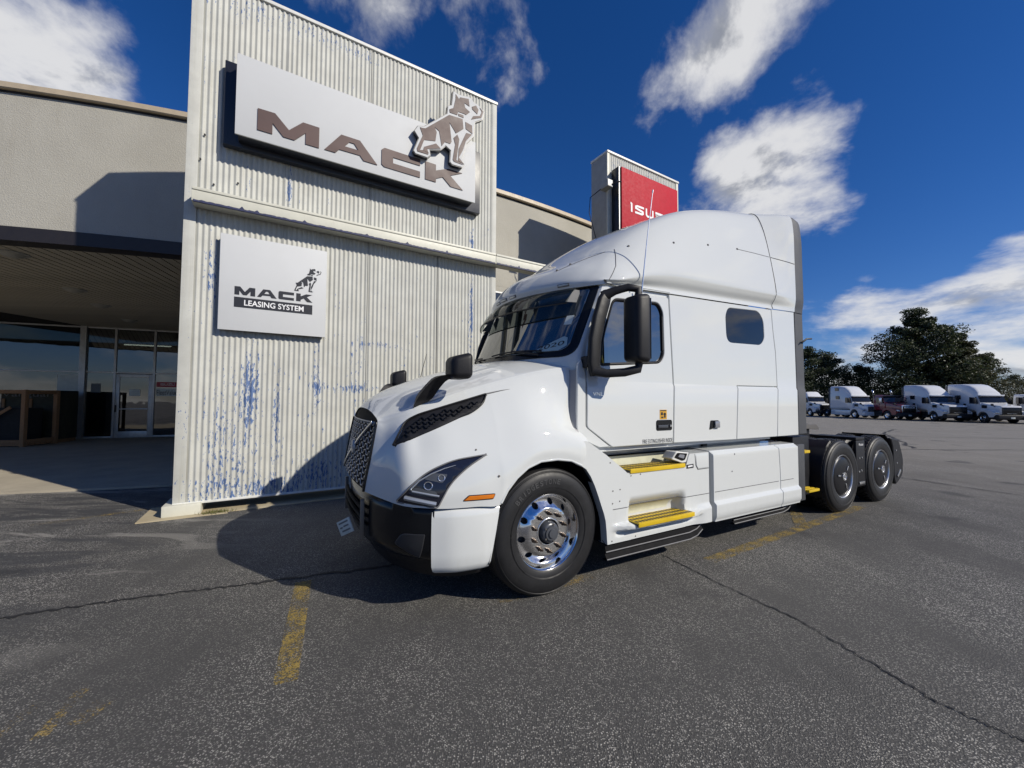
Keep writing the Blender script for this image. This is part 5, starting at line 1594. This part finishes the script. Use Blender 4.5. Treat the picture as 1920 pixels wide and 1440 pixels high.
M['cover'] = simple('black_wheel_cover', (.008, .008, .010), .33, ior=1.35)
# ------------------------------------------------------------------ wheels
def tyre_mesh(front, y0=0.0, w=.28, sgn=1):
    """tyre with its outer face at y0, running inboard in direction sgn; hub height is z=0"""
    R0 = .512
    pr = [(.292, .030), (.300, .012), (.315, .004), (.345, -.002), (.40, -.006), (.445, -.002), (.472, .010), (.490, .024), (.497, .028), (.499, .036), (.503, .040), (.506, .050), (.508, .060)]
    n = 4
    for k in range(n):
        a = .06 + (w - .12) * k / n; b = .06 + (w - .12) * (k + 1) / n
        pr += [(R0, a + .006), (R0, b - .010), (R0 - .014, b - .008), (R0 - .014, b - .002)]
    pr += [(.508, w - .06), (.497, w - .028), (.472, w - .010), (.40, w + .006), (.315, w - .004), (.292, w - .03)]
    mb = MB(); mb.lathe([(r, y0 + sgn * h) for r, h in pr], 72, 'y')
    return mb
def ring_profile(mb, pr, y0, sgn, n=64):
    mb.lathe([(r, y0 + sgn * h) for r, h in pr], n, 'y'); return mb
HUBZ = .507
def place(o, u, sgn): o.location = (u, 0, HUBZ); return o
def lugs_ring(y0, w, sgn, R0=.512):
    mb = MB()
    nn = 44
    for k in range(nn):
        for j in range(4):
            a = 6.28319 * (k + (.5 if j % 2 else 0)) / nn
            yc = y0 + sgn * (.055 + (w - .11) * (j + .5) / 4)
            hw = (w - .11) / 8 * .82
            da = 6.28319 / nn * .36
            v = []
            for rr in (R0 - .006, R0 + .012):
                for (s1, s2) in ((-1, -1), (1, -1), (1, 1), (-1, 1)):
                    aa = a + s1 * da
                    v.append((rr * math.cos(aa), yc + s2 * hw, rr * math.sin(aa)))
            mb.add(v, [(4, 5, 6, 7), (0, 1, 5, 4), (1, 2, 6, 5), (2, 3, 7, 6), (3, 0, 4, 7)])
    return mb
def steer_wheel(side_):
    y0 = 0.0 if side_ == 0 else TW
    sg = 1 if side_ == 0 else -1
    wl_ = empty('wheel', (0, 0, HUBZ), 0, truck)
    ty = tyre_mesh(True, y0, .30, sg).obj('tyre', M['rubber'], wl_, 40)
    for (r, h) in [(.485, .018), (.478, .012), (.362, -.004), (.356, -.004)]:
        mb = MB(); mb.tube([(r * math.cos(6.28319 * k / 72), y0 + sg * h, r * math.sin(6.28319 * k / 72)) for k in range(73)], .0025, 5, False); mb.obj('tyre_rib', M['rubber'], wl_, 60)
    mb = MB(); ring_profile(mb, [(.292, .04), (.306, .026), (.306, .014), (.300, .009), (.294, .013), (.287, .03), (.280, .052), (.276, .075), (.270, .082)], y0, sg); mb.obj('rim', M['chrome'], wl_, 60)
    # disc with ten hand holes
    def dmap(a, b, d):
        r = math.hypot(a, b)
        if r > .205: h = .030 + (r - .205) / .07 * .052
        else: h = .018 + .012 * max(0, (r - .19) / .015)
        return (a, y0 + sg * (h + d), b)
    N = 60
    outer = [(.273 * math.cos(6.28319 * k / N), .273 * math.sin(6.28319 * k / N)) for k in range(N)]
    hub_h = [(.112 * math.cos(6.28319 * k / 36), .112 * math.sin(6.28319 * k / 36)) for k in range(36)]
    holes = [hub_h]
    for k in range(10):
        a0 = 6.28319 * (k + .25) / 10
        cx, cz = .236 * math.cos(a0), .236 * math.sin(a0)
        holes.append([(cx + .0255 * math.cos(6.28319 * j / 14), cz + .0255 * math.sin(6.28319 * j / 14)) for j in range(14)])
    ringcuts = []
    disc = panel('disc', outer, dmap, M['chrome'], wl_, holes=holes, thick=.02, bev=0, ca=lin(-.25, .25, 20), cb=lin(-.25, .25, 20), smooth=50)
    mb = MB(); ring_profile(mb, [(.272, .10), (.0, .11)], y0, sg, 32); mb.obj('drum', M['gap'], wl_, 40)
    mb = MB(); ring_profile(mb, [(.112, .04), (.112, .016), (.108, .012), (.10, .014), (.096, .05)], y0, sg, 40); mb.obj('hub_ring', M['bright'], wl_, 60)
    mb = MB(); ring_profile(mb, [(.098, .06), (.088, .02), (.080, -.012), (.074, -.02), (.058, -.024), (.056, -.034), (.035, -.036), (.033, -.046), (.0, -.048)], y0, sg, 40); hb = mb.obj('hub', M['hub'], wl_, 40)
    for k in range(5):
        a0 = 6.28319 * k / 5
        mb = MB(); mb.lathe([(0, -.030 * sg), (.008, -.030 * sg), (.009, -.02 * sg)], 6, 'y', (.067 * math.cos(a0), y0, .067 * math.sin(a0))); mb.obj('hub_bolt', M['steel'], hb, 30)
    for k in range(10):
        a0 = 6.28319 * (k + .5) / 10
        c_ = (.150 * math.cos(a0), y0, .150 * math.sin(a0))
        mb = MB(); mb.lathe([(.019, .018 * sg), (.018, .010 * sg), (.0135, .008 * sg), (.0135, -.014 * sg), (.008, -.018 * sg), (.007, -.034 * sg), (.0, -.035 * sg)], 6, 'y', c_); mb.obj('wheel_nut', M['rusty'], wl_, 30)
    if side_ == 0:
        for wi, (word, a_c) in enumerate([('BRIDGESTONE', rad(108))]):
            dA = .105
            for i, ch in enumerate(word):
                v, f = text_geo(ch, .012)
                ang = a_c + (len(word) - 1) / 2 * dA - i * dA
                hgt, wid = .042, .030 if ch != 'I' else .009
                V = []
                for x, y in v:
                    lx, lz = (x - .5) * wid, y * hgt
                    rr = .385 + lz
                    aa = ang - lx / .40
                    V.append((rr * math.cos(aa), y0 - sg * .0085, rr * math.sin(aa)))
                mobj('tyre_letter', V, f, simple('raised_letter', (.055, .055, .056), .5) if i == 0 and wi == 0 else bpy.data.materials['raised_letter'], wl_, None, recalc=False)
    return wl_
steer_wheel(0); steer_wheel(1)
def drive_wheel(u, side_, detail):
    y0 = 0.0 if side_ == 0 else TW
    sg = 1 if side_ == 0 else -1
    wl_ = empty('wheel', (u, 0, HUBZ), 0, truck)
    for yo in (0.0, .335):
        yy_ = y0 + sg * yo
        tyre_mesh(False, yy_, .27, sg).obj('tyre', M['rubber'], wl_, 40)
        o = lugs_ring(yy_, .27, sg).obj('tread_blocks', M['rubber'], wl_, 30); o['kind'] = 'stuff'
    for (r, h) in [(.48, .016), (.474, .010), (.40, -.006)]:
        mb = MB(); mb.tube([(r * math.cos(6.28319 * k / 64), y0 + sg * h, r * math.sin(6.28319 * k / 64)) for k in range(65)], .0025, 5, False); mb.obj('tyre_rib', M['rubber'], wl_, 60)
    mb = MB(); ring_profile(mb, [(.292, .05), (.307, .03), (.307, .012), (.300, .004), (.294, .006), (.288, .016), (.283, .03)], y0, sg); mb.obj('rim', M['dullrim'], wl_, 60)
    mb = MB(); ring_profile(mb, [(.283, .03), (.274, .017), (.24, .006), (.16, -.004), (.07, -.010), (.0, -.011)], y0, sg); cv = mb.obj('wheel_cover', M['cover'], wl_, 60)
    mb = MB(); ring_profile(mb, [(.060, -.006), (.058, -.017), (.044, -.019), (.042, -.014), (.030, -.014), (.028, -.020), (.0, -.021)], y0, sg, 32); mb.obj('cover_emblem', M['bright'], cv, 50)
    for k in range(3):
        a0 = rad(172 + k * 118)
        Mx = Matrix.Rotation(-a0, 4, 'Y')
        mb = MB(); mb.box((.11, y0 - sg * .011 - .004, -.012), (.185, y0 - sg * .011 + .004, .010), .003, Mx); mb.obj('cover_clip', M['bright'], cv, 30)
    return wl_
for u in (5.044, 6.335):
    for s in (0, 1): drive_wheel(u, s, True)

# ------------------------------------------------------------------ chassis
for y in (.78, 1.58):
    tb('frame_rail', (-.9, y, .62), (7.15, y + .08, .92), M['black_plastic'], truck, .01)
for u in (0.0, 5.044, 6.335):
    mb = MB(); mb.tube([(u, .12, HUBZ), (u, TW - .12, HUBZ)], .07, 12); mb.obj('axle', M['black_plastic'], truck, 40)
tb('engine_block', (-1.0, .72, .42), (.6, 1.72, 1.3), M['black_plastic'], truck, .05)
tb('fuel_tank', (2.1, .06, .36), (3.75, .55, .95), M['steel'], truck, .08)
tb('fuel_tank', (.9, TW - .55, .36), (3.75, TW - .03, 1.0), M['white'], truck, .06)
tb('step_box', (.70, .13, .30), (2.0, .6, .84), M['black_plastic'], truck, .03)
tb('deck_plate', (3.55, .68, .93), (4.75, TW - .68, .955), M['black_plastic'], truck, .004)
# tall black fender plate ahead of the drive wheels
tb('fender_plate', (4.02, .42, .34), (4.36, .46, 1.155), M['black_plastic'], truck, .006)
tb('tank_cover', (4.0, .14, .30), (4.42, .50, 1.10), M['black_plastic'], truck, .02)
def quarter_fender(a0, a1, u, R_=.585, y0=.03, y1=.62, name='quarter_fender'):
    P = []
    for a in lin(a0, a1, 14):
        c_, s_ = math.cos(rad(a)), math.sin(rad(a))
        P.append([(u + R_ * c_, y0 + .012, HUBZ + (R_ - .03) * s_), (u + (R_) * c_, y0, HUBZ + (R_ - .02) * s_), (u + R_ * c_, y0 + .012, HUBZ + R_ * s_), (u + R_ * c_, y1, HUBZ + R_ * s_), (u + (R_ - .014) * c_, y1, HUBZ + (R_ - .014) * s_), (u + (R_ - .014) * c_, y0 + .03, HUBZ + (R_ - .014) * s_)])
    P = np.array(P); P = np.concatenate([P, P[:, :1]], 1)
    mb = MB(); mb.grid(P); return mb.obj(name, M['black_plastic'], truck, 40)
quarter_fender(118, 205, 5.044)
quarter_fender(118, 205, 5.044, y0=TW - .62, y1=TW - .03)
# panel between the drive wheels
mf = tb('fender_bridge', (5.545, .03, .30), (5.835, .07, .985), M['black_plastic'], truck, .015)
tb('fender_bridge_top', (5.545, .03, .987), (5.835, .60, 1.035), M['black_plastic'], mf, .012)
text_obj('fender_lettering', 'Minimizer', lambda a, b, d: (a, .0285, b), (5.63, .905, 5.78, .945), M['white_print'], mf, .0)
for (u, z) in [(5.64, .72), (5.72, .725), (5.62, .52), (5.70, .53)]:
    mb = MB(); mb.lathe([(0, -.008), (.014, -.006), (.015, .002)], 8, 'y', (u, .03, z)); mb.obj('bolt', M['bright'], mf, 40)
tb('bright_bar', (5.60, .018, .335), (5.78, .029, .37), M['bright'], mf, .004)
# rear fender with mud flap
rf = quarter_fender(-22, 62, 6.335, R_=.60, name='rear_fender')
rp = panel('rear_flap', round_poly([(6.80, .98, .05), (6.885, .83, .04), (6.90, .30, .03), (6.96, .19, .05), (7.25, .33, .08), (7.30, .60, .1), (7.14, .93, .08)], .05, 4), lambda u, z, d: (u, .03 + d, z), M['black_plastic'], truck, thick=.05, bev=.015)
for (u, z) in [(7.0, .76), (7.02, .55)]:
    mb = MB(); mb.lathe([(0, -.008), (.014, -.006), (.015, .002)], 8, 'y', (u, .03, z)); mb.obj('bolt', M['bright'], rp, 40)
mb = MB(); mb.box((6.98, .012, .36), (7.14, .028, .40), .004, Matrix.Translation((7.06, .02, .38)) @ Matrix.Rotation(rad(-38), 4, 'Y') @ Matrix.Translation((-7.06, -.02, -.38))); mb.obj('bright_bar', M['bright'], rp, 30)
# small yellow steps behind the fairing
for (a, b) in [((3.99, -.0, .895), (4.13, .14, .93)), ((3.975, -.05, .40), (4.24, -.01, .432)), ((3.985, .0, .402), (4.23, .04, .434)), ((3.995, .05, .404), (4.22, .09, .436))]:
    tb('deck_step', a, b, M['yellow'], truck, .006)
# fifth wheel
fw = MB()
fw.prism([(-.45, 0), (.45, -.03), (.52, -.08), (.52, -.12), (-.45, -.05)], -.42, .42, Matrix.Translation((5.70, YC, 1.20)))
fwo = fw.obj('fifth_wheel', M['steel'], truck, 30)
tb('fifth_wheel_base', (5.35, .86, .93), (6.05, 1.58, 1.12), M['black_plastic'], truck, .02)
tb('rear_crossmember', (7.05, .70, .60), (7.16, 1.74, .93), M['black_plastic'], truck, .01)
for (y, c_) in [(1.0, M['steel']), (1.22, M['gap']), (1.44, M['steel'])]:
    mb = MB(); mb.tube([(3.55, y, 1.9), (3.75, y, 1.4), (4.1, y, 1.12), (4.35, y, 1.28), (4.45, y, 1.34)], .018, 6); mb.obj('air_line', c_, truck, 50)
# ------------------------------------------------------------------ trucks parked across the yard
M['bgwhite'] = truck_white('white_fleet_paint', (.70, .71, .72))
M['bgred'] = simple('dark_red_paint', (.20, .012, .02), .3, coat=.8)
M['bgglass'] = glass_mat('parked_truck_glass', (.012, .014, .018), 1.6, rough=.03)
M['bgblue'] = simple('pale_blue_decal', (.34, .42, .52), .4)
def rrect(x, w, z0, z1, r, n=4, wt=None):
    wt = w if wt is None else wt
    r = min(r, (z1 - z0) * .45)
    pts = []
    for (cy, cz, a0) in [(YC + w - r, z0 + r, -90), (YC + wt - r, z1 - r, 0), (YC - wt + r, z1 - r, 90), (YC - w + r, z0 + r, 180)]:
        for k in range(n + 1):
            a = rad(a0 + 90 * k / n)
            pts.append((x, cy + r * math.cos(a), cz + r * math.sin(a)))
    return pts + pts[:1]
def loft(name, secs, mat, parent, smooth=40):
    mb = MB(); mb.grid(np.array(secs)); k = len(secs[0]) - 1
    mb.f.append(tuple(range(k))[::-1]); mb.f.append(tuple((len(secs) - 1) * (k + 1) + j for j in range(k)))
    return mb.obj(name, mat, parent, smooth)
_wheel_mesh = {}
def bg_wheel(parent, x, y, sg, chrome=True):
    w = empty('wheel', (x, y, HUBZ), 0, parent)
    if 't' not in _wheel_mesh:
        mb = MB(); mb.lathe([(.29, .02), (.34, -.004), (.44, -.004), (.49, .03), (.51, .07), (.51, .23), (.49, .27), (.30, .28)], 32, 'y'); _wheel_mesh['t'] = mb.obj('tyre', M['rubber'], None, 40).data
        mb = MB(); mb.lathe([(.295, .03), (.295, .015), (.27, .03), (.20, .05), (.19, .03), (.12, .03), (.10, -.01), (.0, -.015)], 28, 'y'); _wheel_mesh['r'] = mb.obj('rim', M['chrome'], None, 40).data
        for o in list(COL.objects):
            if o.data in (_wheel_mesh['t'], _wheel_mesh['r']): bpy.data.objects.remove(o)
    for nm, k in (('tyre', 't'), ('rim', 'r')):
        o = bpy.data.objects.new(nm, _wheel_mesh[k]); link(o, w)
        if sg < 0: o.rotation_euler = (0, 0, math.pi)
    return w
def bg_truck(name, loc, rz, label, paint, style):
    r = empty(name, (loc[0], loc[1], gz(*loc)), rz)
    tag(r, label, 'truck', 'trucks parked across the yard')
    B = lambda nm, a, b, m, bev=.02: (lambda mb: mb.obj(nm, m, r, 30))(MB().box(a, b, bev))
    volvo = style == 'rounded'
    day = style in ('day', 'red')
    # hood
    hw = .70 if volvo else .80
    loft('hood', [rrect(-1.28, hw - .08, .88, 1.42 if volvo else 1.58, .10), rrect(-1.22, hw, .84, 1.50 if volvo else 1.66, .14), rrect(-.7, hw + .06, .84, 1.68 if volvo else 1.74, .14), rrect(.0, hw + .14, .84, 1.84, .14), rrect(.55, hw + .2, .84, 1.98, .14)], paint, r)
    # fenders with a wheel arch
    ar = [(-.62 * math.cos(rad(a)), HUBZ + .60 * math.sin(rad(a))) for a in (10, 40, 65, 90, 115, 140, 165)]
    for y0, y1 in ((.0, .55), (TW - .55, TW)):
        mb = MB(); mb.prism([(-1.20, .78), (-1.22, 1.02), (-.9, 1.17), (-.35, 1.26), (.35, 1.26), (.70, 1.05)] + [(u, z) for u, z in ar[::-1]] + [(-.64, .55), (-1.1, .60)], y0 + .02, y1); mb.obj('fender', paint, r, 40)
    # cab, sleeper and roof
    xe = 1.95 if day else 4.15
    top = 2.78
    secs = [rrect(.48, 1.05, 1.0, 1.96, .05), rrect(.62, 1.09, 1.0, 2.25, .08, wt=1.0), rrect(.86, 1.12, 1.0, 2.62, .12, wt=.97), rrect(1.0, 1.12, 1.0, 2.72, .14, wt=.98)]
    if day:
        secs += [rrect(1.5, 1.12, 1.0, top, .16, wt=.98), rrect(xe, 1.12, 1.0, top, .16, wt=.98)]
    else:
        H_ = {'rounded': 3.96, 'flat': 3.86, 'low': 3.35}[style]
        secs = secs[:3] + [rrect(.80, 1.12, 1.0, 2.80, .16, wt=1.0), rrect(1.0, 1.13, 1.0, 3.02 if style != 'low' else 2.92, .3, wt=.97), rrect(1.45, 1.15, 1.0, min(H_, 3.45), .42, wt=.96), rrect(2.0, 1.17, 1.0, H_ - .12, .40, wt=1.0), rrect(2.7, 1.19, 1.0, H_, .34, wt=1.06), rrect(xe, 1.2, 1.0, H_ + .02, .25, wt=1.12)]
        secs[3] = rrect(.80, 1.13, 1.0, 2.78, .16, wt=1.02)
        B('rear_extender', (4.16, .03, 1.0), (4.38, .07, H_ - .2), M['ext'])
        B('rear_extender', (4.16, TW - .07, 1.0), (4.38, TW - .03, H_ - .2), M['ext'])
    if not day: secs = [secs[0], secs[1], rrect(.84, 1.12, 1.0, 2.60, .12, wt=.97)] + secs[4:]
    loft('cab', secs, paint, r)
    mb = MB()
    mb.grid(np.array([[(.425 + .05 * ((y - YC) / .95) ** 2, y, 1.985) for y in lin(.18, TW - .18, 8)], [(.735 + .05 * ((y - YC) / .95) ** 2, y, 2.60) for y in lin(.25, TW - .25, 8)]])); mb.obj('windshield', M['bgglass'], r, 60)
    B('roof_visor', (.56, .26, 2.60), (.92, TW - .26, 2.74), paint if not day else M['bgglass'], .03)
    for sy in (-1, 1):
        y = YC + sy * 1.128
        mb = MB(); mb.prism([(.66, 1.86), (.88, 2.46), (1.56, 2.50), (1.58, 1.86)], y - .02 * sy - .03, y - .02 * sy + .02); mb.obj('side_window', M['bgglass'], r, None)
        if not day:
            for (x0, z0) in ([(2.5, 2.3)] + ([(2.7, 3.35)] if volvo else [])):
                yo = YC + sy * (1.175 if z0 < 3 else 1.125)
                mb = MB(); mb.prism([(x0, z0), (x0 + .05, z0 + .40), (x0 + .62, z0 + .40), (x0 + .60, z0)], yo - .03, yo + .03); mb.obj('sleeper_window', M['bgglass'], r, None)
        ym = YC + sy * 1.38
        mb = MB(); mb.box((.55, ym - .11, 1.9), (.70, ym + .11, 2.42), .04); mb.obj('mirror', M['bright'] if style == 'red' else M['black_plastic'], r, 40)
        mb = MB(); mb.tube([(.75, YC + sy * 1.10, 1.86), (.63, ym, 1.92)], .03, 6); mb.tube([(.85, YC + sy * 1.05, 2.52), (.63, ym, 2.40)], .03, 6); mb.obj('mirror_arm', M['black_plastic'], r, 40)
        mb = MB(); mb.box((-.75, YC + sy * .98 - .09, 1.66), (-.64, YC + sy * .98 + .09, 1.86), .03); mb.tube([(-.85, YC + sy * .76, 1.52), (-.70, YC + sy * .97, 1.70)], .04, 6); mb.obj('hood_mirror', M['black_plastic'], r, 40)
        if style != 'red':
            mb = MB(); mb.box((-.10, YC + sy * (hw + .185) - .02, 1.42), (.40, YC + sy * (hw + .185) + .02, 1.72), .01); mb.obj('hood_vent', M['black_plastic'], r, 30)
        # headlight
        mb = MB(); mb.box((-1.27, YC + sy * .98 - .13, .92), (-1.0, YC + sy * .98 + .17, 1.12), .05); mb.obj('headlight', M['lens_bar'], r, 40)
        B('chassis_fairing', (.72, YC + sy * 1.14 - .05, .36), (xe - .1, YC + sy * 1.14 + .05, .98), paint if volvo else M['black_plastic'], .02)
        B('cab_step', (.75, YC + sy * 1.2 - .05, .45), (1.5, YC + sy * 1.2 + .06, .50), M['steel'], .01)
    # grille
    gw = .60 if volvo else .66
    gz0, gz1 = (.80, 1.42) if volvo else (.86, 1.52)
    fr = MB(); fr.box((-1.335, YC - gw, gz0), (-1.27, YC + gw, gz1), .03); fr.obj('grille', M['gloss_black'], r, 30)
    if style == 'red':
        for a, b in [((-1.36, YC - gw - .07, gz0), (-1.28, YC - gw, gz1 + .1)), ((-1.36, YC + gw, gz0), (-1.28, YC + gw + .07, gz1 + .1)), ((-1.36, YC - gw, gz1), (-1.28, YC + gw, gz1 + .1))]:
            B('grille_surround', a, b, M['bright'], .015)
        B('name_panel', (-1.352, YC - .5, 1.28), (-1.338, YC + .5, 1.46), M['bright'], .004)
        v, f = text_geo('MACK', .03)
        mobj('lettering', [(-1.3545, YC + .42 - x * .84, 1.30 + y * .14) for x, y in v], f, M['black_print'], r, None, recalc=False)
    else:
        n_ = 7 if volvo else 5
        for k in range(n_):
            z = gz0 + .06 + (gz1 - gz0 - .12) * k / (n_ - 1)
            mb = MB(); mb.tube([(-1.342, YC - gw + .05 + (2 * gw - .1) * t / 14, z + (.016 if t % 2 else -.016) * (1 if volvo else 0)) for t in range(15)], .012, 5); mb.obj('grille_bar', M['silver'] if volvo else M['black_plastic'], r, 40)
        if volvo:
            mb = MB(); mb.lathe([(0, -.03), (.09, -.025), (.10, .01)], 16, 'x', (-1.34, YC, 1.12)); mb.obj('round_emblem', M['bright'], r, 40)
        else:
            v, f = text_geo('MACK', .03)
            mobj('lettering', [(-1.338, YC + .36 - x * .72, .90 + y * .06) for x, y in v], f, M['bright'], r, None, recalc=False)
            B('grille_edge', (-1.352, YC + gw, .60), (-1.29, YC + gw + .05, gz1), M['black_plastic'], .01)
            B('grille_edge', (-1.352, YC - gw - .05, .60), (-1.29, YC - gw, gz1), M['black_plastic'], .01)
    loft('bumper', [rrect(-1.40, 1.0, .40, .76, .06), rrect(-1.36, 1.12, .36, .82, .08), rrect(-1.05, 1.21, .36, .82, .06), rrect(-.70, 1.21, .40, .80, .04)], paint if volvo else M['black_plastic'], r)
    B('number_plate', (-1.415, YC - .16, .46), (-1.405, YC + .16, .60), M['paper'], .002)
    for y in (.78, 1.58): B('frame_rail', (-.9, y, .60), (7.0, y + .08, .90), M['black_plastic'], .01)
    B('deck', (xe, .5, .88), (6.9, TW - .5, .93), M['black_plastic'], .01)
    for x in (0.0, 5.0, 6.3):
        bg_wheel(r, x, 0.0, 1); bg_wheel(r, x, TW, -1)
        B('axle', (x - .06, .2, HUBZ - .06), (x + .06, TW - .2, HUBZ + .06), M['black_plastic'], .02)
    if day:
        for y in ((.25,) if style == 'day' else (TW - .25, .25)):
            mb = MB(); mb.tube([(2.15, y, .8), (2.15, y, 3.1), (2.2, y, 3.25), (2.32, y, 3.33)], .075, 10); mb.obj('exhaust_stack', M['chrome'], r, 50)
    return r
ang = rad(84)
bg_truck('parked_truck', (46.3, 61.5), ang, 'white tractor farthest left in the row, half hidden by the extender', M['bgwhite'], 'low')
bg_truck('parked_truck', (43.3, 54.0), ang, 'white parked tractor with low roof just right of the big truck', M['bgwhite'], 'low')
bg_truck('parked_truck', (43.6, 47.3), ang, 'white parked tractor with wavy silver grille and two sleeper windows', M['bgwhite'], 'rounded')
bg_truck('parked_truck', (44.4, 44.0), ang, 'dark red parked day cab truck with chrome grille surround', M['bgred'], 'red')
bg_truck('parked_truck', (46.2, 40.6), rad(77), 'white high roof tractor parked right beside the red truck', M['bgwhite'], 'flat')
bg_truck('parked_truck', (48.2, 37.9), rad(76), 'white high roof tractor parked second to the right of the red truck', M['bgwhite'], 'flat')
bg_truck('parked_truck', (51.0, 36.4), rad(76), 'white day cab with exhaust stack cut off by the right edge', M['bgwhite'], 'day')

# ------------------------------------------------------------------ trees behind the yard
M['bark'] = simple('bark', (.055, .042, .032), .9, var=.3, bump=.3, bscale=20)
M['leaf_a'] = leaf_mat('dark_foliage', (.022, .034, .016), (.050, .066, .026))
M['leaf_b'] = leaf_mat('olive_foliage', (.030, .038, .016), (.068, .070, .026))
def tree(name, x, y, h, rx, seed, label, lm, nleaf, layered, base=.12, group=None, tall=1.0):
    rnd = random.Random(seed); nr = np.random.RandomState(seed)
    r = empty(name, (x, y, gz(x, y) - .05)); tag(r, label, 'tree', group)
    trunk = MB()
    top = h * .93
    tp = [(rnd.uniform(-.12, .12) * k * .4, rnd.uniform(-.12, .12) * k * .4, top * k / 7) for k in range(8)]
    trunk.tube(tp, [max(.03, h * .022 * (1 - k / 8)) for k in range(8)], 8)
    cl = []
    nl = int(26 * tall)
    for i in range(nl):
        t = base + (1 - base) * (i + rnd.random() * .6) / nl
        z0 = top * t
        prof = math.sin(math.pi * min(1, (t - base * .6) / (1 - base * .6)) ** .8) ** .6 if not layered else (1 - ((t - .42) / .62) ** 2 if t > .42 else .72 + .28 * t / .42)
        R = rx * max(.18, prof) * rnd.uniform(.75, 1.12)
        a = i * 2.4 + rnd.uniform(-.4, .4)
        k = z0 / top * 7; i0 = min(6, int(k)); b0 = Vector(tp[i0]).lerp(Vector(tp[i0 + 1]), k - i0)
        pts = [b0]
        for q in (.35, .7, 1.0):
            pts.append(b0 + Vector((math.cos(a) * R * q, math.sin(a) * R * q, R * (.28 if layered else .35) * q * (1 - .45 * q) + rnd.uniform(-.1, .1))))
        trunk.tube(pts, [h * .008, h * .006, h * .004, .015], 5)
        for q in (.3, .5, .68, .85, 1.0):
            p = b0.lerp(pts[-1], q) + Vector((rnd.gauss(0, R * .10), rnd.gauss(0, R * .10), rnd.gauss(0, .15)))
            cl.append((p, max(.5, R * rnd.uniform(.18, .30))))
    for j in range(6):
        cl.append((Vector((rnd.gauss(0, rx * .1), rnd.gauss(0, rx * .1), h * rnd.uniform(.9, 1.0))), rx * .13))
    trunk.obj('trunk', M['bark'], r, 50)
    per = max(8, nleaf // len(cl))
    C = np.repeat(np.array([tuple(c) for c, s in cl]), per, 0); S = np.repeat(np.array([s for c, s in cl]), per)
    n = len(C)
    d = nr.normal(size=(n, 3)); d /= np.linalg.norm(d, axis=1)[:, None]
    rad_ = nr.uniform(.25, 1.0, n) ** .6
    C = C + d * (rad_ * S * 1.5)[:, None] * np.array([1, 1, .62 if layered else .75])
    a = nr.normal(size=(n, 3)); a[:, 2] *= .5; a /= np.linalg.norm(a, axis=1)[:, None]
    b = np.cross(a, nr.normal(size=(n, 3))); b /= np.linalg.norm(b, axis=1)[:, None]
    sz = nr.uniform(.09, .20, n)[:, None] * (h / 13) ** .5
    V = np.stack([C - a * sz, C + b * sz * .55, C + a * sz, C - b * sz * .55], 1).reshape(-1, 3)
    me = bpy.data.meshes.new('crown')
    me.vertices.add(len(V)); me.vertices.foreach_set('co', V.ravel())
    me.loops.add(4 * n); me.loops.foreach_set('vertex_index', np.arange(4 * n))
    me.polygons.add(n); me.polygons.foreach_set('loop_start', np.arange(n) * 4)
    me.update(calc_edges=True); me.materials.append(lm)
    link(bpy.data.objects.new('crown', me), r)
    return r
TG = 'trees behind the yard'
tree('conifer_tree', 67.0, 65.0, 17.0, 6.6, 3, 'tallest dark layered tree rising behind the red truck', M['leaf_a'], 52000, True, group=TG, tall=1.6, base=.05)
tree('broadleaf_tree', 71.2, 63.0, 12.6, 4.0, 5, 'rounded dark tree just right of the tallest tree', M['leaf_b'], 34000, False, group=TG)
tree('broadleaf_tree', 74.2, 62.0, 9.6, 3.2, 6, 'lower dark tree at the right end of the tree clump', M['leaf_b'], 14000, False, group=TG)
tree('broadleaf_tree', 58.0, 72.0, 11.0, 4.2, 7, 'dark tree directly left of the tallest tree', M['leaf_a'], 16000, False, group=TG)
tree('broadleaf_tree', 53.5, 71.0, 11.6, 4.0, 8, 'dark tree beside the grey extender of the big truck', M['leaf_a'], 16000, False, group=TG)
tree('broadleaf_tree', 62.0, 70.5, 8.6, 3.8, 9, 'bushy low tree filling the gap behind the wavy grille truck', M['leaf_a'], 14000, False, group=TG)
tree('broadleaf_tree', 49.0, 70.0, 9.5, 3.6, 12, 'dark tree mostly hidden behind the sleeper of the big truck', M['leaf_a'], 8000, False, group=TG)
tree('broadleaf_tree', 101.0, 79.0, 7.6, 4.4, 10, 'distant tree above the day cab near the right edge', M['leaf_b'], 9000, False, group=TG)
tree('broadleaf_tree', 108.0, 80.0, 8.0, 4.6, 11, 'distant tree at the far right edge of the view', M['leaf_b'], 9000, False, group=TG)
mb = MB()
rnd = random.Random(21)
nr = np.random.RandomState(4)
n = 26000
t = nr.uniform(0, 1, n); Xh = 40 + 110 * t; Yh = 88 - 6 * t + nr.normal(0, 1.2, n); Zh = nr.uniform(0, 1, n) ** .8 * (3.4 + 1.2 * np.sin(t * 40) + .8 * np.sin(t * 97)) - .4
C = np.stack([Xh, Yh, Zh], 1)
a = nr.normal(size=(n, 3)); a /= np.linalg.norm(a, axis=1)[:, None]; b = np.cross(a, nr.normal(size=(n, 3))); b /= np.linalg.norm(b, axis=1)[:, None]
V = np.stack([C - a * .3, C + b * .2, C + a * .3, C - b * .2], 1).reshape(-1, 3)
me = bpy.data.meshes.new('hedge'); me.vertices.add(len(V)); me.vertices.foreach_set('co', V.ravel()); me.loops.add(4 * n); me.loops.foreach_set('vertex_index', np.arange(4 * n)); me.polygons.add(n); me.polygons.foreach_set('loop_start', np.arange(n) * 4); me.update(calc_edges=True); me.materials.append(M['leaf_a'])
hg = link(bpy.data.objects.new('hedgerow', me)); tag(hg, 'low dark hedgerow far behind the parked trucks', 'hedge', kind='stuff')
bpy.context.view_layer.update()
